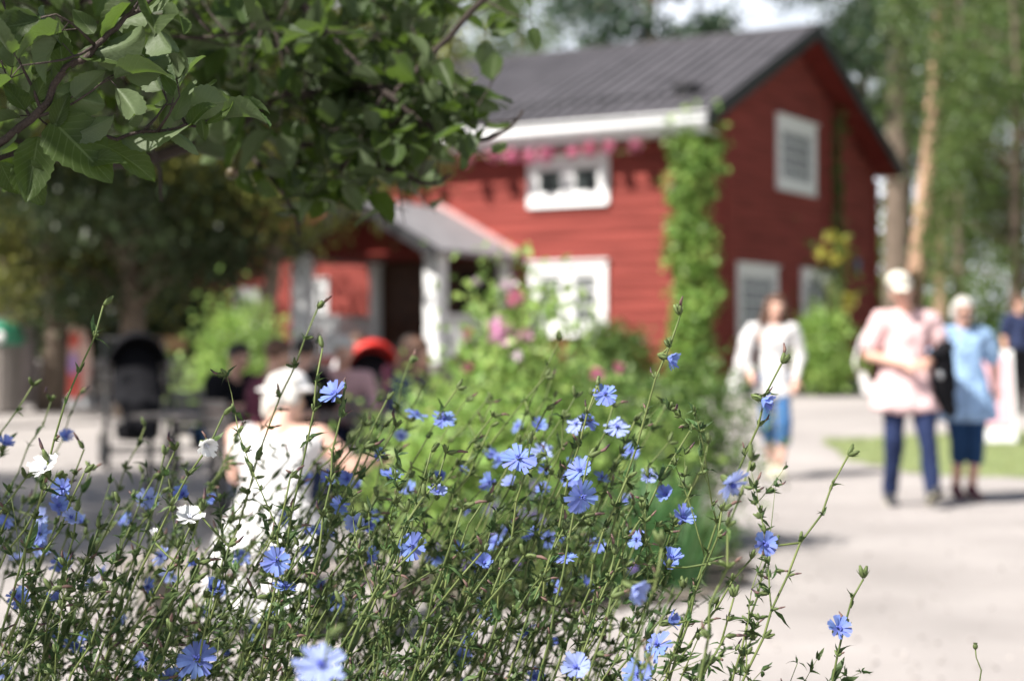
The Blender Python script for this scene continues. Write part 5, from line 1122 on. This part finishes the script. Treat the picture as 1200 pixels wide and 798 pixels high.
def chicory(label, group, tip, base, flowers, nb=3, r=.0015, lean=None, buds=None, brlen=(.08, .24), leafy=1.0, bend=.25, t0=.45):
    """tip, base: points; flowers: list of (point, kind, size, facing, variant)"""
    base = Vector(base); base.z = gz(base.x, base.y); tip = Vector(tip)
    if group: label = auto_label(tip, bool(flowers))
    root = thing('chicory_plant', label, 'flower', tuple(base), 0, group)
    st = MB(); lf = MB(); ctrl = base.lerp(tip, .55); h = (tip - base); ctrl += Vector((-h.x * bend, -h.y * bend, h.z * .08)); n = 26
    main = []
    for i in range(n + 1):
        t = i / n; p = base * (1 - t) ** 2 + ctrl * 2 * t * (1 - t) + tip * t * t; main.append(p + gv(.0022) * (1 if 0 < i < n else 0))
    off = base
    def rel(p): return p - off
    st.tube([rel(p) for p in main], [r * 1.5 * (1 - t / n) + .0009 * t / n * 1 + .0002 for t in range(n + 1)], 6)
    DN = .45 if group else 1.0
    def node(p, ax, sz, dense=1.0, bud=True):
        dense *= DN
        if bud and rc.random() < .8 * dense: place(BT[rc.randrange(8)], 'bud_cluster', root, p, (Vector(ax) + gv(.25)), rc.uniform(.55, .95)); NB[0] += 1
        for _ in range(rc.choice((2, 3, 4)) + (1 if group else 0)): bract(lf, rel(p) + gv(.0008), (Vector(ax) * .55 + gv(.6)), ax, .013 * rc.uniform(.6, 1.25) if rc.random() < .8 else sz * rc.uniform(.8, 1.6))
    vis = lambda p: (lambda q: -40 < q[0] < 1240 and -40 < q[1] < 830)(PX(p))
    for i in range(3, n):
        t = i / n; p = main[i]; ax = (main[i + 1] - main[i - 1]).normalized()
        if t < t0: 
            if rc.random() < .5 * leafy: bract(lf, rel(p), (ax * .4 + gv(.7)), ax, rc.uniform(.04, .09) * (1 - t * .6))
        elif rc.random() < .95: node(p, ax, .018 + .016 * (1 - t), bud=vis(p))
    place(BT[rc.randrange(8)], 'bud_cluster', root, main[-1], ax, 1.1)
    def side(p0, ax, L, r0, depth=0):
        a = rc.uniform(0, 6.28); o1 = ax.orthogonal().normalized(); o2 = ax.cross(o1); d = (ax * .8 + (o1 * math.cos(a) + o2 * math.sin(a)) * .62).normalized(); k = max(3, int(L / .022)); pts = [p0]; q = Vector(p0)
        for i in range(k):
            d = (d + gv(.07) + Vector((.012, 0, .035))).normalized(); q = q + d * L / k; pts.append(q.copy())
        st.tube([rel(w) for w in pts], [r0 * (1 - .55 * i / k) for i in range(k + 1)], 5)
        for i in range(1, k + 1):
            if i == k or rc.random() < .8: node(pts[i], d, .014, 1 if vis(pts[i]) else 0, True)
            if depth < 1 and i < k and rc.random() < .16: side(pts[i], d, L * .4, r0 * .6, depth + 1)
    for _ in range(nb):
        i = rc.randrange(int(n * max(.35, t0 - .1)), int(n * .88)); ax = (main[i + 1] - main[i - 1]).normalized(); side(main[i], ax, rc.uniform(*brlen), r * .7)
    for (fp, kind, sz, face, var) in flowers:
        fp = Vector(fp); k = min(range(n + 1), key=lambda i: (main[i] - fp).length); q = main[k]; face = Vector(face).normalized(); b = fp - face * .013 * sz
        if (b - q).length > .004: st.tube([rel(q), rel(q.lerp(b, .5) + Vector((0, 0, -.002))), rel(b)], [.0013, .0012, .0014], 5)
        tp = FT[kind][var]; o = place(tp[0], 'flower', root, fp, face, sz)
        if kind == 'white': o['label'] = 'white flower head'
        for me, nm in ((tp[1], 'stamens'), (tp[2], 'calyx')): c = link(nm, me, o, inv=False)
    local('stem', st, M['ch_stem'], root); local('leaves', lf, M['ch_leaf'], root, False); return root
CAMD = Vector((0, -1, .1))
def facing(px, amt=.75): return Vector((rc.uniform(-.8, .8), -amt + rc.uniform(-.3, .6), rc.uniform(.0, 1.0)))
def fl(px, py, d, kind='blue', sz=1.0, face=None, var=None): return (W(px, py, d), kind, sz, face or facing(px), rc.randrange(5) if var is None else var)
GB = 'chicory stems in the dense patch'
def gb_(px, d): p = W(px, 415, d); return Vector((p.x, p.y, 0))
HERO = [
 # label, tip(px,py), d, base px, flowers, branches
 ('tall sharp chicory stem with budded tip rising at the left edge', (121, 358), 1.88, -60, [fl(74, 572, 1.9, sz=.8)], 2),
 ('chicory stem bearing the uppermost white flower, leaning right', (262, 486), 1.86, -40, [fl(240, 521, 1.86, 'white', .92, (.5, -.75, -.25), 3)], 4),
 ('chicory stem topped by the leftmost white flower', (56, 540), 1.86, 20, [fl(53, 550, 1.86, 'white', 1.0, (-.2, -.6, .7), 1)], 2),
 ('chicory stem with a white flower in the middle of the shaded left patch', (236, 598), 1.87, 120, [fl(223, 608, 1.87, 'white', .95, (.05, -.55, .85), 1), fl(180, 628, 1.9, 'white', .5, (0, -.3, 1), 5)], 3),
 ('slender chicory stem with bare tip crossing in front of the porch', (372, 362), 2.15, 190, [], 1),
 ('chicory stem with one blue flower facing up beside the seated group', (378, 408), 1.92, 330, [], 2),
 ('chicory stem whose blue flower opens sideways in front of the seated people', (404, 456), 1.9, 372, [fl(393, 463, 1.9, sz=1.05, face=(-.35, -.55, .6), var=1)], 2),
 ('chicory stem with a sharp round blue flower low in the left centre', (340, 560), 1.88, 330, [fl(324, 657, 1.88, sz=.9, face=(0, -1, .15), var=0), fl(333, 690, 1.89, sz=.85, face=(.1, -.25, 1), var=4)], 2),
 ('chicory stem with a wide open blue flower near the bottom, left of centre', (250, 690), 1.85, 225, [fl(230, 773, 1.85, sz=1.2, face=(.1, -.8, .6), var=2)], 2),
 ('nearest chicory stem with a big blurred pale blue flower at the bottom edge', (384, 745), 1.28, 372, [fl(376, 782, 1.28, 'pale', 1.12, (0, -.7, .7), 0)], 1),
 ('tall chicory stem with a side facing blue flower in front of the house corner', (797, 370), 1.95, 640, [fl(782, 419, 1.95, sz=.95, face=(.75, -.4, -.25), var=3)], 3),
 ('chicory stem leaning far right with a blue flower below its reddish tip', (916, 426), 1.9, 720, [fl(892, 468, 1.9, sz=1.0, face=(.75, -.45, -.35), var=3)], 2),
 ('chicory stem with a near, slightly blurred drooping blue flower', (880, 540), 1.62, 760, [fl(856, 566, 1.6, 'pale', .98, (.6, -.6, -.5), 0)], 2),
 ('long chicory stem reaching right over the gravel with a half open flower', (994, 534), 1.92, 730, [fl(895, 637, 1.91, sz=.95, face=(.25, -.7, .1), var=1)], 4),
 ('rightmost chicory stem with one blue flower alone over the gravel', (1012, 678), 1.9, 925, [fl(982, 737, 1.9, sz=.95, face=(.25, -.7, .45), var=1)], 1),
 ('chicory stem with a blue flower seen from the side near the centre', (700, 452), 2.0, 600, [fl(709, 463, 2.0, sz=.85, face=(.1, -.8, .7), var=2)], 2),
 ('chicory stem with a pair of sharp blue flowers in the centre', (690, 535), 1.9, 620, [fl(680, 552, 1.93, sz=.95), fl(681, 582, 1.88, sz=1.05, face=(.5, -.85, -.1), var=2)], 3),
 ('chicory stem with a broad flat blue flower left of the centre pair', (622, 520), 1.93, 570, [fl(608, 538, 1.93, sz=1.1, face=(-.1, -.75, .75), var=2)], 3),
 ('chicory stem with a single blue flower in the lower middle', (476, 600), 1.9, 470, [fl(482, 640, 1.9, sz=.88, face=(.1, -.8, .2), var=2)], 3),
 ('near chicory stem with a blurred blue flower over the gravel edge', (776, 640), 1.5, 680, [fl(741, 688, 1.5, 'pale', .95, (.6, -.6, -.3), 3)], 3),
 ('chicory stem with two blue flowers at the lower right of the patch', (846, 598), 1.86, 750, [fl(786, 655, 1.9, sz=.9), fl(771, 757, 1.86, sz=1.05), fl(783, 728, 1.88, sz=.9, var=3)], 4),
 ('near chicory stem with a pale flower at the bottom centre right', (716, 700), 1.7, 640, [fl(676, 782, 1.72, 'pale', 1.0, (-.1, -.8, .5), 1), fl(747, 790, 1.75, sz=.9)], 3),
 ('chicory stem with a blue flower facing left in the left centre', (268, 640), 1.97, 240, [fl(246, 691, 1.98, sz=1.0), fl(215, 580, 2.05, sz=.9)], 3),
 ('chicory stem with a small blue flower low at the left', (90, 600), 1.95, 40, [fl(68, 704, 1.93, sz=.9), fl(22, 700, 2.05, sz=.8)], 3),
]
for lab, tip, d, bpx, fls, nb in HERO:
    chicory(lab, None, W(tip[0], tip[1], d), gb_(bpx - 90, d + rc.uniform(-.08, .12)), fls, nb)
EX = [(487, 486, 2.5), (520, 492, 2.3), (458, 558, 2.1), (513, 578, 1.98), (575, 565, 2.3), (676, 498, 2.25), (690, 494, 2.15), (723, 502, 2.2), (780, 580, 2.05), (800, 607, 2.0), (746, 632, 2.1), (415, 612, 2.05), (398, 592, 2.1), (190, 652, 2.2), (540, 552, 2.4), (358, 625, 2.4), (562, 660, 2.15), (510, 655, 2.5), (600, 568, 2.25), (636, 530, 2.5), (97, 612, 2.3), (5, 788, 2.1), (100, 746, 2.3), (141, 728, 2.4), (168, 772, 2.2), (197, 795, 2.1), (440, 604, 2.5), (250, 586, 2.5), (588, 540, 2.6), (640, 552, 2.4),
      (668, 560, 2.3), (552, 598, 2.4), (470, 512, 2.8), (335, 610, 2.6), (282, 655, 2.5), (420, 570, 2.6), (20, 655, 2.5), (150, 610, 2.6), (46, 640, 2.3), (238, 720, 2.5), (396, 705, 2.4), (540, 770, 2.3), (300, 745, 2.5), (450, 745, 2.5), (650, 690, 2.3), (705, 560, 2.2), (620, 742, 2.2), (760, 560, 2.3), (5, 522, 2.3), (77, 512, 2.6), (360, 560, 2.9), (608, 500, 2.8), (570, 720, 2.5), (120, 670, 2.6), (700, 640, 2.4)] + [(rc.uniform(380, 760), rc.uniform(500, 660), rc.uniform(1.95, 2.7)) for _ in range(14)] + [(rc.uniform(20, 360), rc.uniform(580, 770), rc.uniform(1.95, 2.6)) for _ in range(13)]
LAB = 'blue flowered chicory stem inside the tangled patch filling the lower left'
for (px, py, d) in EX:
    tp = (px + rc.uniform(-12, 40), py - rc.uniform(25, 80)); q = [fl(px, py, d, 'pale' if rc.random() < .35 else 'blue', sz=rc.uniform(.68, .95))]
    if rc.random() < .4: q.append(fl(px + rc.uniform(-35, 20), py + rc.uniform(40, 110), d + .05, sz=rc.uniform(.7, .95), var=rc.choice((3, 4, 5))))
    chicory(LAB, GB, W(tp[0], tp[1], d), gb_(px - rc.uniform(120, 420), d + rc.uniform(-.1, .15)), q, 3)
# stems without open flowers, filling the patch; hand-picked tips first
NF_ = [(205, 528, 2.1), (140, 590, 2.0), (350, 640, 1.95), (298, 560, 2.2), (450, 500, 2.2), (575, 500, 2.3), (545, 470, 2.5), (505, 530, 2.0), (640, 480, 2.2), (655, 400, 2.5), (735, 560, 1.95), (830, 520, 2.3), (860, 700, 1.9), (880, 655, 1.95), (905, 640, 2.0), (850, 745, 1.85), (800, 690, 2.0), (880, 750, 2.1),
       (60, 470, 2.4), (30, 560, 2.0), (10, 600, 1.9), (170, 500, 2.6), (115, 620, 2.0), (180, 560, 2.2), (275, 520, 2.5), (420, 620, 2.0), (540, 600, 1.95), (590, 640, 1.9), (660, 620, 1.95), (720, 650, 1.9), (620, 600, 2.1), (480, 560, 2.3), (390, 520, 2.5), (325, 480, 2.8), (440, 470, 2.8), (490, 640, 1.85), (130, 700, 1.8), (60, 690, 1.8), (200, 740, 1.8), (300, 700, 1.9), (360, 740, 1.9)]
LAB2 = 'chicory stem carrying only buds inside the tangled patch filling the lower left'
for i in range(46):
    px = rc.uniform(-60, 760); NF_.append((px, rc.uniform(600, 740) - 30 * math.sin(px / 240), rc.uniform(1.75, 2.7)))
for (px, py, d) in NF_:
    chicory(LAB2, 'budded chicory stems in the dense patch', W(px, py, d), gb_(px - rc.uniform(140, 460), d + rc.uniform(-.1, .15)), [], 4, brlen=(.08, .26), leafy=1.3)
# poppy pod
t = thing('poppy_stalk', 'single thin stalk with a round green seed pod at the lower right edge', 'plant', (W(1150, 830, 1.95).x, 1.95, 0)); mb = MB(); p = W(1143, 757, 1.95)
b = Vector((W(1150, 830, 1.95).x, 1.95, 0)); q = [b, W(1160, 900, 1.95) , W(1148, 798, 1.95), W(1150, 785, 1.95), W(1144, 770, 1.95), p - Vector((0, 0, .003))]; mb.tube(q, [.0012, .001, .0009, .0008, .0007, .0009], 6); mb.build('stem', M['ch_stem'], t)
mb = MB(); mb.ball(p, (.0030, .0030, .0036), 0, 12, 9); mb.lathe([(.0026, .0034), (.0028, .0040), (.001, .0042)], p, 10); mb.build('seed_pod', M['ch_bud'], t)
# low herbage between the stems
rg2 = np.random.default_rng(3); P = []
for _ in range(5200):
    px = rg2.uniform(-150, 800); d = rg2.uniform(1.7, 2.9); p = W(px, 415, d); P.append((p.x, p.y, rg2.uniform(.02, .42) ** 1.0))
V, F = leaf_cloud(P, .07, rg2, .28, up=.1); o = link('undergrowth', np_mesh('undergrowth', V, F, M['ch_leaf'])); o['kind'] = 'stuff'; o['label'] = 'low leafy undergrowth between the chicory stems'
